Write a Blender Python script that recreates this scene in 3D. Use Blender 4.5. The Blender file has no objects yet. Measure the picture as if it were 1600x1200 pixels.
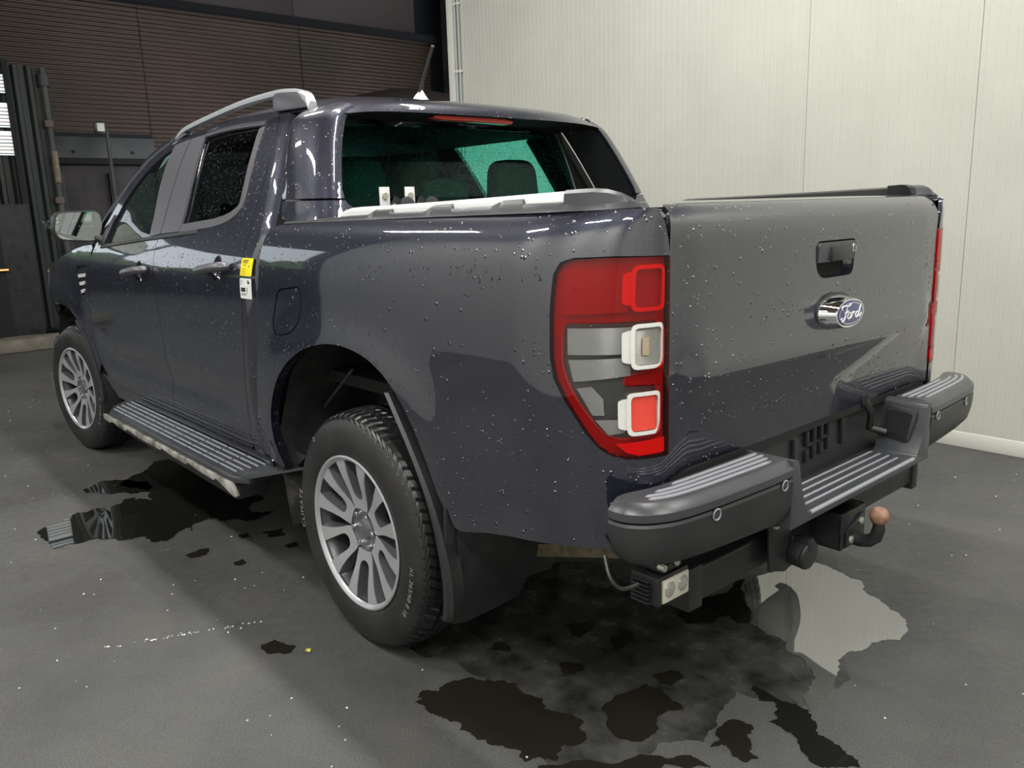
import bpy, bmesh, math, random
from mathutils import Vector, Matrix, noise
from mathutils.geometry import delaunay_2d_cdt
random.seed(7)
SC = bpy.context.scene
COL = SC.collection
PI = math.pi

# ------------------------------------------------------------------ camera
CAM = (-2.1585, 2.1261, 1.3713); YAW = -0.72281; PITCH = -0.21115; ROLL = -0.03147
cd = bpy.data.cameras.new('camera'); cam = bpy.data.objects.new('camera', cd); COL.objects.link(cam)
_f = Vector((math.cos(YAW)*math.cos(PITCH), math.sin(YAW)*math.cos(PITCH), math.sin(PITCH)))
_r = _f.cross(Vector((0, 0, 1))).normalized(); _u = _r.cross(_f)
_c, _s = math.cos(ROLL), math.sin(ROLL)
_r, _u = _c*_r+_s*_u, -_s*_r+_c*_u
_m = Matrix((_r, _u, -_f)).transposed().to_4x4(); _m.translation = Vector(CAM)
cam.matrix_world = _m
cd.sensor_width = 36; cd.lens = 1276.9/1600*36; cd.clip_start = .05; cd.clip_end = 200
SC.camera = cam
SC.view_settings.view_transform = 'Standard'; SC.view_settings.look = 'None'
SC.view_settings.gamma = 1; SC.view_settings.use_curve_mapping = False
SC.view_settings.exposure = 0.14

# ------------------------------------------------------------------ world and large lamps
w = bpy.data.worlds.new('world'); SC.world = w; w.use_nodes = True
bg = w.node_tree.nodes['Background']; bg.inputs[0].default_value = (.85, .93, 1, 1); bg.inputs[1].default_value = 1.6

LAMPS = [  # centre, length, width, watts, turned along y
    ((-1.2, .2, 4.4), 1.5, .16, 62, 0), ((1.0, .2, 4.4), 1.5, .16, 60, 0), ((3.6, .2, 4.4), 1.5, .16, 45, 0),
    ((-1.6, 3.2, 4.4), 1.5, .16, 95, 0), ((1.8, 3.3, 4.4), 1.5, .16, 75, 0),
    ((4.6, 3.0, 4.4), 1.5, .16, 55, 0), ((-4.2, .2, 4.4), 1.5, .16, 75, 0), ((-4.4, 3.2, 4.4), 1.5, .16, 110, 0), ((-3.0, -1.4, 4.4), 1.5, .16, 60, 0),  # first tube here is added to brighten the pale left wall
    ((.6, -1.4, 4.4), 1.5, .16, 38, 0),
]
for (p, L, Wd, watts, turn) in LAMPS:
    ld = bpy.data.lights.new('tube_light', 'AREA'); ld.shape = 'RECTANGLE'; ld.size = L; ld.size_y = Wd
    ld.energy = watts; ld.color = (1, .975, .92)
    lo = bpy.data.objects.new('tube_light', ld); COL.objects.link(lo); lo.location = (p[0], p[1], p[2]-.06)

# ------------------------------------------------------------------ materials
def mat(name, col, rough=.5, metal=0., coat=0., spec=.5, emis=None, es=0., trans=0., ior=None, alpha=None):
    m = bpy.data.materials.new(name); m.use_nodes = True
    b = m.node_tree.nodes['Principled BSDF']
    b.inputs['Base Color'].default_value = (*col, 1); b.inputs['Roughness'].default_value = rough
    b.inputs['Metallic'].default_value = metal; b.inputs['Coat Weight'].default_value = coat
    b.inputs['Coat Roughness'].default_value = .03
    b.inputs['Specular IOR Level'].default_value = spec
    b.inputs['Transmission Weight'].default_value = trans
    if ior: b.inputs['IOR'].default_value = ior
    if emis: b.inputs['Emission Color'].default_value = (*emis, 1); b.inputs['Emission Strength'].default_value = es
    return m
class NT:
    def __init__(s, m): s.m = m; s.n = m.node_tree.nodes; s.l = m.node_tree.links; s.b = s.n['Principled BSDF']
    def new(s, t, **k):
        x = s.n.new(t)
        for a, v in k.items():
            if a == 'op': x.operation = v
            elif a == 'i':
                for q, val in v.items(): x.inputs[q].default_value = val
            else: setattr(x, a, v)
        return x
    def ramp(s, src, stops):
        r = s.new('ShaderNodeValToRGB'); e = r.color_ramp.elements
        while len(e) < len(stops): e.new(.5)
        for el, (p, c) in zip(e, stops): el.position = p; el.color = (*c, 1) if len(c) == 3 else c
        s.l.new(src, r.inputs[0]); return r.outputs[0]
    def noise(s, scale, detail=4, rough=.5, vec=None):
        t = s.new('ShaderNodeTexNoise', i={'Scale': scale, 'Detail': detail, 'Roughness': rough})
        s.l.new(vec or s.coord(), t.inputs['Vector']); return t.outputs['Fac']
    def coord(s):
        if not hasattr(s, 'c'): s.c = s.new('ShaderNodeTexCoord').outputs['Object']
        return s.c
    def math(s, op, a, b=None):
        x = s.new('ShaderNodeMath', op=op)
        for k, v in enumerate((a, b)):
            if v is None: continue
            if isinstance(v, (int, float)): x.inputs[k].default_value = v
            else: s.l.new(v, x.inputs[k])
        return x.outputs[0]
    def mix(s, f, a, b):
        x = s.new('ShaderNodeMix', data_type='RGBA')
        if isinstance(f, float): x.inputs[0].default_value = f
        else: s.l.new(f, x.inputs[0])
        for k, v in ((6, a), (7, b)):
            if isinstance(v, tuple): x.inputs[k].default_value = (*v, 1)
            else: s.l.new(v, x.inputs[k])
        return x.outputs[2]
    def bump(s, h, strength=.3, dist=.01, targets=('Normal',)):
        x = s.new('ShaderNodeBump', i={'Strength': strength, 'Distance': dist}); s.l.new(h, x.inputs['Height'])
        for t in targets: s.l.new(x.outputs[0], s.b.inputs[t])
        return x
    def set(s, name, src): s.l.new(src, s.b.inputs[name])
    def drops(s, scale, rad, keep):      # beads of rain: height field of small domes, only in some cells
        v = s.new('ShaderNodeTexVoronoi', i={'Scale': scale}); s.l.new(s.coord(), v.inputs['Vector'])
        sep = s.new('ShaderNodeSeparateColor'); s.l.new(v.outputs['Color'], sep.inputs[0])
        on = s.math('GREATER_THAN', sep.outputs[0], 1-keep)
        rr = s.math('MULTIPLY', sep.outputs[1], rad)
        q = s.math('SUBTRACT', rr, v.outputs['Distance'])
        q = s.math('MAXIMUM', q, 0.)
        q = s.math('POWER', q, .5)
        return s.math('MULTIPLY', q, on)

PAINT = mat('grey_blue_paint', (.030, .033, .050), .40, .55, 1.)
PAINT.node_tree.nodes['Principled BSDF'].inputs['Coat IOR'].default_value = 2.0
t = NT(PAINT)
fl = t.noise(900, 2)
t.set('Base Color', t.ramp(fl, [(.35, (.010, .012, .025)), (.75, (.030, .033, .060))]))
d1 = t.drops(90, .40, .40); d2 = t.drops(42, .28, .22)
dd = t.math('ADD', d1, d2)
t.bump(dd, 1.0, .008, ('Normal', 'Coat Normal'))
BLK = mat('black_plastic', (.022, .023, .025), .42)
t = NT(BLK); t.bump(t.noise(700, 2), .12, .002)
t.set('Base Color', t.ramp(t.noise(6, 5), [(.3, (.017, .018, .020)), (.8, (.034, .035, .037))]))
BLKS = mat('satin_black_metal', (.016, .017, .018), .33)
t = NT(BLKS); t.set('Roughness', t.ramp(t.noise(14, 4), [(.3, (.25,)*3), (.8, (.5,)*3)]))
GREYP = mat('dark_grey_bumper_plastic', (.045, .048, .054), .30)
t = NT(GREYP); t.bump(t.noise(600, 2), .10, .002)
t.set('Base Color', t.ramp(t.noise(9, 5), [(.3, (.036, .039, .045)), (.8, (.058, .061, .067))]))
RIBP = mat('highlit_rib_plastic', (.26, .27, .30), .28)  # pale grey carries the highlights along the ribs
TRIMG = mat('satin_grey_trim', (.11, .11, .125), .35, .2)
SILV = mat('silver_trim', (.78, .79, .80), .30, .15)
RAILM = mat('brushed_roof_rail', (.46, .47, .50), .32, .4)
CHROME = mat('chrome', (.85, .86, .88), .05, 1.)
ALLOY = mat('machined_alloy', (.56, .57, .60), .28, .55)
t = NT(ALLOY); t.bump(t.noise(160, 3), .06, .001)
ALLOYB = mat('inner_barrel_alloy', (.10, .10, .11), .35, .6)
ALLOYD = mat('grey_painted_alloy', (.16, .165, .175), .32, .5, .6)
RUB = mat('tyre_rubber', (.016, .016, .017), .42)
t = NT(RUB); n = t.noise(7, 6, .6); t.set('Base Color', t.ramp(n, [(.3, (.011, .011, .012)), (.8, (.034, .033, .032))])); t.set('Roughness', t.ramp(n, [(.3, (.28,)*3), (.75, (.6,)*3)]))
TREAD = mat('wet_tread_rubber', (.012, .012, .013), .30)
LETTER = mat('moulded_sidewall_letter', (.20, .20, .21), .5)
DARK = mat('underbody_black', (.006, .006, .007), .8)
LINER = mat('dirty_arch_liner', (.02, .02, .02), .5)
t = NT(LINER); t.set('Base Color', t.ramp(t.noise(7, 6, .65), [(.4, (.016, .018, .020)), (.60, (.04, .04, .038)), (.78, (.16, .145, .12))]))
COLL = mat('faded_collar', (.10, .075, .062), .7)
MUD = mat('dried_mud', (.2, .16, .1), .9)
t = NT(MUD); n = t.noise(22, 6, .6); t.set('Base Color', t.ramp(n, [(.3, (.10, .085, .05)), (.7, (.27, .23, .15))])); t.bump(n, .6, .01)
GLASSD = bpy.data.materials.new('privacy_glass')
def glassmat(m, tint, rain, refl=1.5):
    m.use_nodes = True; nt = m.node_tree; nt.nodes.remove(nt.nodes['Principled BSDF'])
    N = nt.nodes.new; L = nt.links.new
    tr = N('ShaderNodeBsdfTransparent'); tr.inputs[0].default_value = (*tint, 1)
    gl = N('ShaderNodeBsdfGlossy'); gl.inputs['Roughness'].default_value = .02
    F0 = ((refl-1)/(refl+1))**2
    lw = N('ShaderNodeLayerWeight'); lw.inputs[0].default_value = .5
    p5 = N('ShaderNodeMath'); p5.operation = 'POWER'; p5.inputs[1].default_value = 5; L(lw.outputs['Facing'], p5.inputs[0])
    fr = N('ShaderNodeMath'); fr.operation = 'MULTIPLY_ADD'; fr.inputs[1].default_value = 1-F0; fr.inputs[2].default_value = F0; L(p5.outputs[0], fr.inputs[0])
    tc = N('ShaderNodeTexCoord')
    h = None
    for sc, rad, keep in rain:
        v = N('ShaderNodeTexVoronoi'); v.inputs['Scale'].default_value = sc; L(tc.outputs['Object'], v.inputs['Vector'])
        a = N('ShaderNodeMath'); a.operation = 'SUBTRACT'; a.inputs[0].default_value = rad; L(v.outputs['Distance'], a.inputs[1])
        b = N('ShaderNodeMath'); b.operation = 'MAXIMUM'; b.inputs[1].default_value = 0; L(a.outputs[0], b.inputs[0])
        sp = N('ShaderNodeSeparateColor'); L(v.outputs['Color'], sp.inputs[0])
        g = N('ShaderNodeMath'); g.operation = 'GREATER_THAN'; g.inputs[1].default_value = 1-keep; L(sp.outputs[0], g.inputs[0])
        c = N('ShaderNodeMath'); c.operation = 'MULTIPLY'; L(b.outputs[0], c.inputs[0]); L(g.outputs[0], c.inputs[1])
        if h is None: h = c.outputs[0]
        else:
            s_ = N('ShaderNodeMath'); s_.operation = 'ADD'; L(h, s_.inputs[0]); L(c.outputs[0], s_.inputs[1]); h = s_.outputs[0]
    bp = N('ShaderNodeBump'); bp.inputs['Strength'].default_value = .9; bp.inputs['Distance'].default_value = .006; L(h, bp.inputs['Height'])
    L(bp.outputs[0], gl.inputs['Normal']); L(bp.outputs[0], lw.inputs['Normal'])
    # water beads scatter a little light
    df = N('ShaderNodeBsdfTranslucent'); df.inputs[0].default_value = (tint[0], tint[1], tint[2], 1)
    on = N('ShaderNodeMath'); on.operation = 'GREATER_THAN'; on.inputs[1].default_value = .05; L(h, on.inputs[0])
    sc_ = N('ShaderNodeMath'); sc_.operation = 'MULTIPLY'; sc_.inputs[1].default_value = .6; L(on.outputs[0], sc_.inputs[0])
    mx0 = N('ShaderNodeMixShader'); L(sc_.outputs[0], mx0.inputs[0]); L(tr.outputs[0], mx0.inputs[1]); L(df.outputs[0], mx0.inputs[2])
    mx = N('ShaderNodeMixShader'); L(fr.outputs[0], mx.inputs[0]); L(mx0.outputs[0], mx.inputs[1]); L(gl.outputs[0], mx.inputs[2])
    L(mx.outputs[0], nt.nodes['Material Output'].inputs[0])
    return m
glassmat(GLASSD, (.10, .125, .115), [(110, .40, .25), (55, .22, .15)], 1.6)
GLASSR = glassmat(bpy.data.materials.new('green_rear_glass'), (.50, .93, .84), [(190, .40, .14), (90, .25, .08)], 1.25)
GLASSW = glassmat(bpy.data.materials.new('clear_side_glass'), (.66, .96, .92), [(120, .46, .55)], 1.3)
GLASSF = glassmat(bpy.data.materials.new('side_glass'), (.42, .52, .47), [(90, .30, .15)], 1.9)
WSHIELD = bpy.data.materials.new('rainy_windscreen'); WSHIELD.use_nodes = True
def wshield(m):
    nt = m.node_tree; nt.nodes.remove(nt.nodes['Principled BSDF']); N = nt.nodes.new; L = nt.links.new
    tr = N('ShaderNodeBsdfTransparent'); tr.inputs[0].default_value = (.62, .74, .70, 1)
    tl = N('ShaderNodeBsdfTranslucent'); tl.inputs[0].default_value = (.30, .40, .37, 1)
    tc = N('ShaderNodeTexCoord'); v = N('ShaderNodeTexVoronoi'); v.inputs['Scale'].default_value = 90; L(tc.outputs['Object'], v.inputs['Vector'])
    r = N('ShaderNodeValToRGB'); r.color_ramp.elements[0].position = .10; r.color_ramp.elements[0].color = (.5, .5, .5, 1)
    r.color_ramp.elements[1].position = .30; r.color_ramp.elements[1].color = (.04, .04, .04, 1); L(v.outputs['Distance'], r.inputs[0])
    mx = N('ShaderNodeMixShader'); L(r.outputs[0], mx.inputs[0]); L(tr.outputs[0], mx.inputs[1]); L(tl.outputs[0], mx.inputs[2])
    L(mx.outputs[0], nt.nodes['Material Output'].inputs[0])
wshield(WSHIELD)
MIRROR = mat('mirror_glass', (.75, .8, .78), .03, 1.)
t = NT(MIRROR); t.bump(t.drops(120, .35, .3), .4, .003)
CLEAR = glassmat(bpy.data.materials.new('clear_lens'), (.97, .97, .97), [(160, .3, .04)], 1.45)
REDL = glassmat(bpy.data.materials.new('red_lens'), (.82, .13, .115), [(160, .3, .04)], 1.5)
REDI = mat('red_reflector', (.36, .022, .020), .25, .0, .8)
REDB = mat('bright_red_lens', (.98, .075, .045), .15, 0, .6)
t = NT(REDB); t.bump(t.new('ShaderNodeTexWave', wave_type='BANDS', bands_direction='Z', i={'Scale': 45}).outputs['Fac'], .25, .002)
REFL = mat('silver_reflector', (.42, .41, .38), .25, .5)
t = NT(REFL); t.bump(t.new('ShaderNodeTexWave', wave_type='BANDS', bands_direction='Z', i={'Scale': 60}).outputs['Fac'], .35, .002)
SMOKE = mat('smoked_grey_lamp_body', (.22, .225, .22), .3, .3)
SMOKD = mat('dark_lamp_housing', (.06, .062, .06), .3, .3)
t = NT(SMOKE); t.bump(t.new('ShaderNodeTexWave', wave_type='BANDS', bands_direction='Z', i={'Scale': 30}).outputs['Fac'], .3, .003)
BULBG = mat('amber_bulb', (.50, .40, .27), .3)
WHITEB = mat('lamp_bezel_white', (.92, .92, .88), .22, .1)
BLUE = mat('badge_blue', (.025, .03, .16), .12, .1, 1.)
WHITE = mat('white_print', (.82, .82, .82), .4)
YEL = mat('yellow_sticker', (.95, .78, .0), .5)
PAPER = mat('white_sticker', (.75, .79, .77), .5)
INK = mat('sticker_ink', (.02, .02, .02), .6)
SEATM = mat('seat_fabric', (.022, .020, .020), .85)
STEPT = mat('dirty_step_trim', (.5, .5, .47), .5, .1)
t = NT(STEPT); t.set('Base Color', t.ramp(t.noise(14, 5), [(.35, (.16, .145, .12)), (.6, (.50, .49, .46))]))
RUST = mat('rusty_steel', (.25, .13, .08), .6)
t = NT(RUST); n = t.noise(45, 5); t.set('Base Color', t.ramp(n, [(.3, (.16, .075, .045)), (.7, (.38, .22, .15))])); t.bump(n, .3, .004)
GALV = mat('bolt_zinc', (.55, .53, .44), .4, .6)
LEDL = mat('reversing_lamp_lens', (.72, .70, .58), .2, .3, .6)
t = NT(LEDL); t.bump(t.new('ShaderNodeTexVoronoi', i={'Scale': 90}).outputs['Distance'], .5, .003)

# asphalt floor, damp, with stains
FLOOR = mat('damp_asphalt', (.05, .05, .05), .6)
t = NT(FLOOR)
n1 = t.noise(1.1, 6, .6); n2 = t.noise(260, 3, .7); n3 = t.noise(2.3, 5, .6); n4 = t.noise(26, 5, .6)
base = t.ramp(n1, [(.30, (.058, .058, .060)), (.55, (.092, .093, .091)), (.8, (.120, .118, .113))])
base = t.mix(t.ramp(n3, [(.56, (0,)*3), (.75, (.45,)*3)]), base, (.125, .100, .075))
sp = t.ramp(n2, [(.38, (.55,)*3), (.52, (1,)*3), (.70, (1.5,)*3)])
mm = t.new('ShaderNodeMix', data_type='RGBA', blend_type='MULTIPLY'); mm.inputs[0].default_value = 1.
t.l.new(base, mm.inputs[6]); t.l.new(sp, mm.inputs[7])
vo = t.new('ShaderNodeTexVoronoi', i={'Scale': 11.}); t.l.new(t.coord(), vo.inputs['Vector'])
vs = t.new('ShaderNodeSeparateColor'); t.l.new(vo.outputs['Color'], vs.inputs[0])
dot = t.math('MULTIPLY', t.math('LESS_THAN', vo.outputs['Distance'], .045), t.math('GREATER_THAN', vs.outputs[1], .72))
col = t.mix(dot, mm.outputs[2], (.42, .40, .36))
t.set('Base Color', col)
t.set('Roughness', t.ramp(n4, [(.3, (.42,)*3), (.75, (.72,)*3)]))
hh = t.math('ADD', t.math('MULTIPLY', n2, .6), t.math('MULTIPLY', n4, .8))
t.bump(hh, .55, .004)
WET = mat('wet_asphalt', (.012, .012, .011), .12)
t = NT(WET); n = t.noise(9, 6, .6)
t.set('Base Color', t.ramp(n, [(.35, (.022, .022, .021)), (.65, (.075, .075, .072))])); t.set('Roughness', t.ramp(n, [(.35, (.14,)*3), (.7, (.34,)*3)]))
t.bump(t.noise(240, 3), .18, .002)
WET2 = mat('dark_wet_asphalt', (.016, .0145, .010), .26)
WATER = mat('standing_water', (.012, .013, .011), .02, ior=1.5)
WATERC = mat('reflection_tinted_water', (.13, .135, .125), .02, ior=3.2)  # grey base colour stands in for the reflected white wall
WPAN = mat('white_wall_panel', (.66, .665, .60), .38)
t = NT(WPAN); n = t.noise(1.4, 6, .6)
sx = t.new('ShaderNodeMapping', i={'Scale': (9, 1, .35)}); t.l.new(t.coord(), sx.inputs[0])
n2 = t.noise(1., 5, .6, sx.outputs[0])
c0 = t.ramp(n, [(.3, (.50, .508, .460)), (.75, (.575, .582, .528))])
c1 = t.mix(t.ramp(n2, [(.5, (0,)*3), (.85, (.25,)*3)]), c0, (.47, .465, .41))
t.set('Base Color', c1)
WPLINTH = mat('white_plinth', (.72, .72, .66), .45)
PIPE = mat('grey_conduit', (.42, .45, .46), .4)
CORR = mat('brown_corrugated_sheet', (.09, .065, .05), .42, .3)
t = NT(CORR); n = t.noise(.35, 4, .55); t.set('Base Color', t.ramp(n, [(.3, (.060, .050, .034)), (.55, (.10, .062, .044)), (.75, (.15, .085, .060))]))
CORR2 = mat('rusty_panel', (.085, .06, .055), .6)
GATE = mat('dark_green_black_sheet', (.013, .018, .016), .36)
GRIM = mat('grimy_grey_steel', (.045, .046, .042), .5)
MACH = mat('grimy_dark_paint', (.055, .050, .055), .6)
t = NT(GRIM); t.set('Base Color', t.ramp(t.noise(3, 6, .6), [(.3, (.022, .022, .021)), (.7, (.065, .066, .060))]))
t = NT(MACH); t.set('Base Color', t.ramp(t.noise(2.2, 6, .6), [(.3, (.012, .010, .011)), (.7, (.050, .036, .036))]))
CONC = mat('stained_concrete', (.2, .18, .14), .85)
t = NT(CONC); n = t.noise(6, 6, .6); t.set('Base Color', t.ramp(n, [(.3, (.11, .10, .08)), (.75, (.24, .21, .165))])); t.bump(n, .5, .02)
CEIL = mat('dark_ceiling', (.10, .085, .07), .7)
BEAM = mat('timber_beam', (.36, .20, .10), .6)
LIGHTW = mat('pale_hall_wall', (.66, .67, .65), .6)
t = NT(LIGHTW); t.set('Base Color', t.ramp(t.noise(.8, 4), [(.3, (.62, .63, .61)), (.75, (.70, .71, .69))]))
DWALL = mat('dark_hall_wall', (.035, .035, .045), .6)
FOL = mat('hedge_green', (.10, .22, .045), .8)
t = NT(FOL); t.set('Base Color', t.ramp(t.noise(5, 6, .7), [(.35, (.04, .10, .02)), (.65, (.22, .38, .09))]))
DAY = mat('daylit_pane', (.8, .85, .85), .5, emis=(.85, .93, .95), es=.7)
ORG = mat('orange_lamp', (.9, .4, .15), .5, emis=(1, .45, .15), es=1.2)
TUBE = mat('tube_glow', (1, 1, 1), .5, emis=(1, .97, .9), es=6.)
CARC = mat('hood_dark', (.02, .02, .025), .3, .3, 1.)

# ------------------------------------------------------------------ mesh helpers
class MB:
    def __init__(s): s.v = []; s.f = []; s.mi = []
    def add(s, v, f, mi=0):
        o = len(s.v); s.v += [tuple(p) for p in v]; s.f += [[i+o for i in q] for q in f]; s.mi += [mi]*len(f); return s
    def box(s, lo, hi, mi=0):
        x0, y0, z0 = lo; x1, y1, z1 = hi
        return s.add([(x0,y0,z0),(x1,y0,z0),(x1,y1,z0),(x0,y1,z0),(x0,y0,z1),(x1,y0,z1),(x1,y1,z1),(x0,y1,z1)],
                     [(0,3,2,1),(4,5,6,7),(0,1,5,4),(1,2,6,5),(2,3,7,6),(3,0,4,7)], mi)
    def tube(s, pts, r, n=10, mi=0, caps=True, flat=1.):
        pts = [Vector(p) for p in pts]; k = len(pts); rs = r if isinstance(r, (list, tuple)) else [r]*k
        V = []; up = None
        for i, p in enumerate(pts):
            d = (pts[min(i+1, k-1)]-pts[max(i-1, 0)]).normalized()
            if up is None:
                up = Vector((0, 0, 1)) if abs(d.z) < .9 else Vector((1, 0, 0))
            a = d.cross(up).normalized(); b = a.cross(d); up = b
            for j in range(n):
                t_ = 2*PI*j/n; V.append(p+a*math.cos(t_)*rs[i]+b*math.sin(t_)*rs[i]*flat)
        F = []
        for i in range(k-1):
            for j in range(n):
                F.append((i*n+j, i*n+(j+1) % n, (i+1)*n+(j+1) % n, (i+1)*n+j))
        if caps: F.append(tuple(range(n))[::-1]); F.append(tuple((k-1)*n+j for j in range(n)))
        return s.add(V, F, mi)
    def lathe(s, prof, c, axis='y', n=48, mi=0, close=False):  # prof: (r, h) ; h along the axis
        V = []; F = []; k = len(prof)
        for j in range(n):
            t_ = 2*PI*j/n; a, b = math.cos(t_), math.sin(t_)
            for (r, h) in prof:
                if axis == 'y': V.append((c[0]+r*a, c[1]+h, c[2]+r*b))
                elif axis == 'x': V.append((c[0]+h, c[1]+r*a, c[2]+r*b))
                else: V.append((c[0]+r*a, c[1]+r*b, c[2]+h))
        for j in range(n):
            j2 = (j+1) % n
            for i in range(k-1 if not close else k):
                i2 = (i+1) % k
                F.append((j*k+i, j*k+i2, j2*k+i2, j2*k+i))
        if not close:
            F.append(tuple(j*k for j in range(n))); F.append(tuple(j*k+k-1 for j in range(n))[::-1])
        return s.add(V, F, mi)
    def prism(s, poly, fn, d0, d1, mi=0):  # poly in 2D, fn(u,v,d) -> 3D
        n = len(poly)
        V = [fn(u, v, d0) for u, v in poly]+[fn(u, v, d1) for u, v in poly]
        F = [tuple(range(n))[::-1], tuple(range(n, 2*n))]+[(i, (i+1) % n, n+(i+1) % n, n+i) for i in range(n)]
        return s.add(V, F, mi)
    def grid(s, fn, us, vs, mi=0, wrap=False):
        V = [fn(u, v) for u in us for v in vs]; m = len(vs)
        F = [(i*m+j, i*m+j+1, (i+1)*m+j+1, (i+1)*m+j) for i in range(len(us)-1) for j in range(m-1)]
        return s.add(V, F, mi)
    def build(s, name, mats, parent=None, bevel=0., seg=2, smooth=True, ang=35, recalc=True, label=None, weld=True):
        me = bpy.data.meshes.new(name); me.from_pydata(s.v, [], s.f)
        for m in (mats if isinstance(mats, (list, tuple)) else [mats]): me.materials.append(m)
        me.polygons.foreach_set('material_index', s.mi)
        bm = bmesh.new(); bm.from_mesh(me)
        if weld: bmesh.ops.remove_doubles(bm, verts=bm.verts, dist=1e-5)
        if recalc: bmesh.ops.recalc_face_normals(bm, faces=bm.faces)
        if bevel > 0:
            ed = [e for e in bm.edges if len(e.link_faces) == 2 and e.calc_face_angle(0) > math.radians(ang)]
            bmesh.ops.bevel(bm, geom=ed, offset=bevel, segments=seg, profile=.5, affect='EDGES', clamp_overlap=True)
        for f in bm.faces: f.smooth = smooth
        for e in bm.edges: e.smooth = not (len(e.link_faces) == 2 and e.calc_face_angle(0) > math.radians(ang))
        bm.to_mesh(me); bm.free()
        return link(name, me, parent, label)
def link(name, me, parent=None, label=None):
    o = bpy.data.objects.new(name, me); COL.objects.link(o)
    if parent: o.parent = parent
    if label: o['label'] = label
    return o
def thing(o, label, cat, group=None, kind=None):
    o['label'] = label; o['category'] = cat
    if group: o['group'] = group
    if kind: o['kind'] = kind
    return o
def empty(name, label, cat, loc=(0, 0, 0), group=None):
    o = bpy.data.objects.new(name, None); COL.objects.link(o); o.location = loc; o.empty_display_size = .2
    return thing(o, label, cat, group)
def struct(o): o['kind'] = 'structure'; return o
def catmull(P, n=6, closed=False):
    out = []; k = len(P)
    rng = range(k if closed else k-1)
    for i in rng:
        if closed: p0, p1, p2, p3 = P[(i-1) % k], P[i], P[(i+1) % k], P[(i+2) % k]
        else: p0, p1, p2, p3 = P[max(i-1, 0)], P[i], P[i+1], P[min(i+2, k-1)]
        for j in range(n):
            t_ = j/n
            out.append(tuple(.5*((2*b)+(-a+c)*t_+(2*a-5*b+4*c-d)*t_*t_+(-a+3*b-3*c+d)*t_**3) for a, b, c, d in zip(p0, p1, p2, p3)))
    if not closed: out.append(tuple(P[-1]))
    return out
def roundpoly(P, r, n=4):   # rounds the corners of a closed 2-D polygon
    out = []; k = len(P)
    rr = r if isinstance(r, (list, tuple)) else [r]*k
    for i in range(k):
        a, b, c = Vector(P[i-1]), Vector(P[i]), Vector(P[(i+1) % k])
        u, v_ = (a-b), (c-b); q = min(rr[i], u.length*.49, v_.length*.49)
        if q < 1e-6: out.append(tuple(b)); continue
        p0, p2 = b+u.normalized()*q, b+v_.normalized()*q
        for j in range(n+1):
            t_ = j/n; out.append(tuple((1-t_)**2*p0+2*t_*(1-t_)*b+t_*t_*p2))
    return out
def resample(P, step):
    out = []; k = len(P)
    for i in range(k):
        a, b = Vector(P[i]), Vector(P[(i+1) % k]); L = (b-a).length
        n = max(1, int(math.ceil(L/step)))
        for j in range(n): out.append(tuple(a.lerp(b, j/n)))
    return out
def inside(p, P):
    x, y = p; c = False; k = len(P); j = k-1
    for i in range(k):
        xi, yi = P[i]; xj, yj = P[j]
        if (yi > y) != (yj > y) and x < (xj-xi)*(y-yi)/(yj-yi)+xi: c = not c
        j = i
    return c
def area2(P): return sum(P[i-1][0]*P[i][1]-P[i][0]*P[i-1][1] for i in range(len(P)))
def SN(S, s, z, h=2e-3):
    a = Vector(S(s+h, z))-Vector(S(s-h, z)); b = Vector(S(s, z+h))-Vector(S(s, z-h))
    return -(a.cross(b)).normalized()
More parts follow.
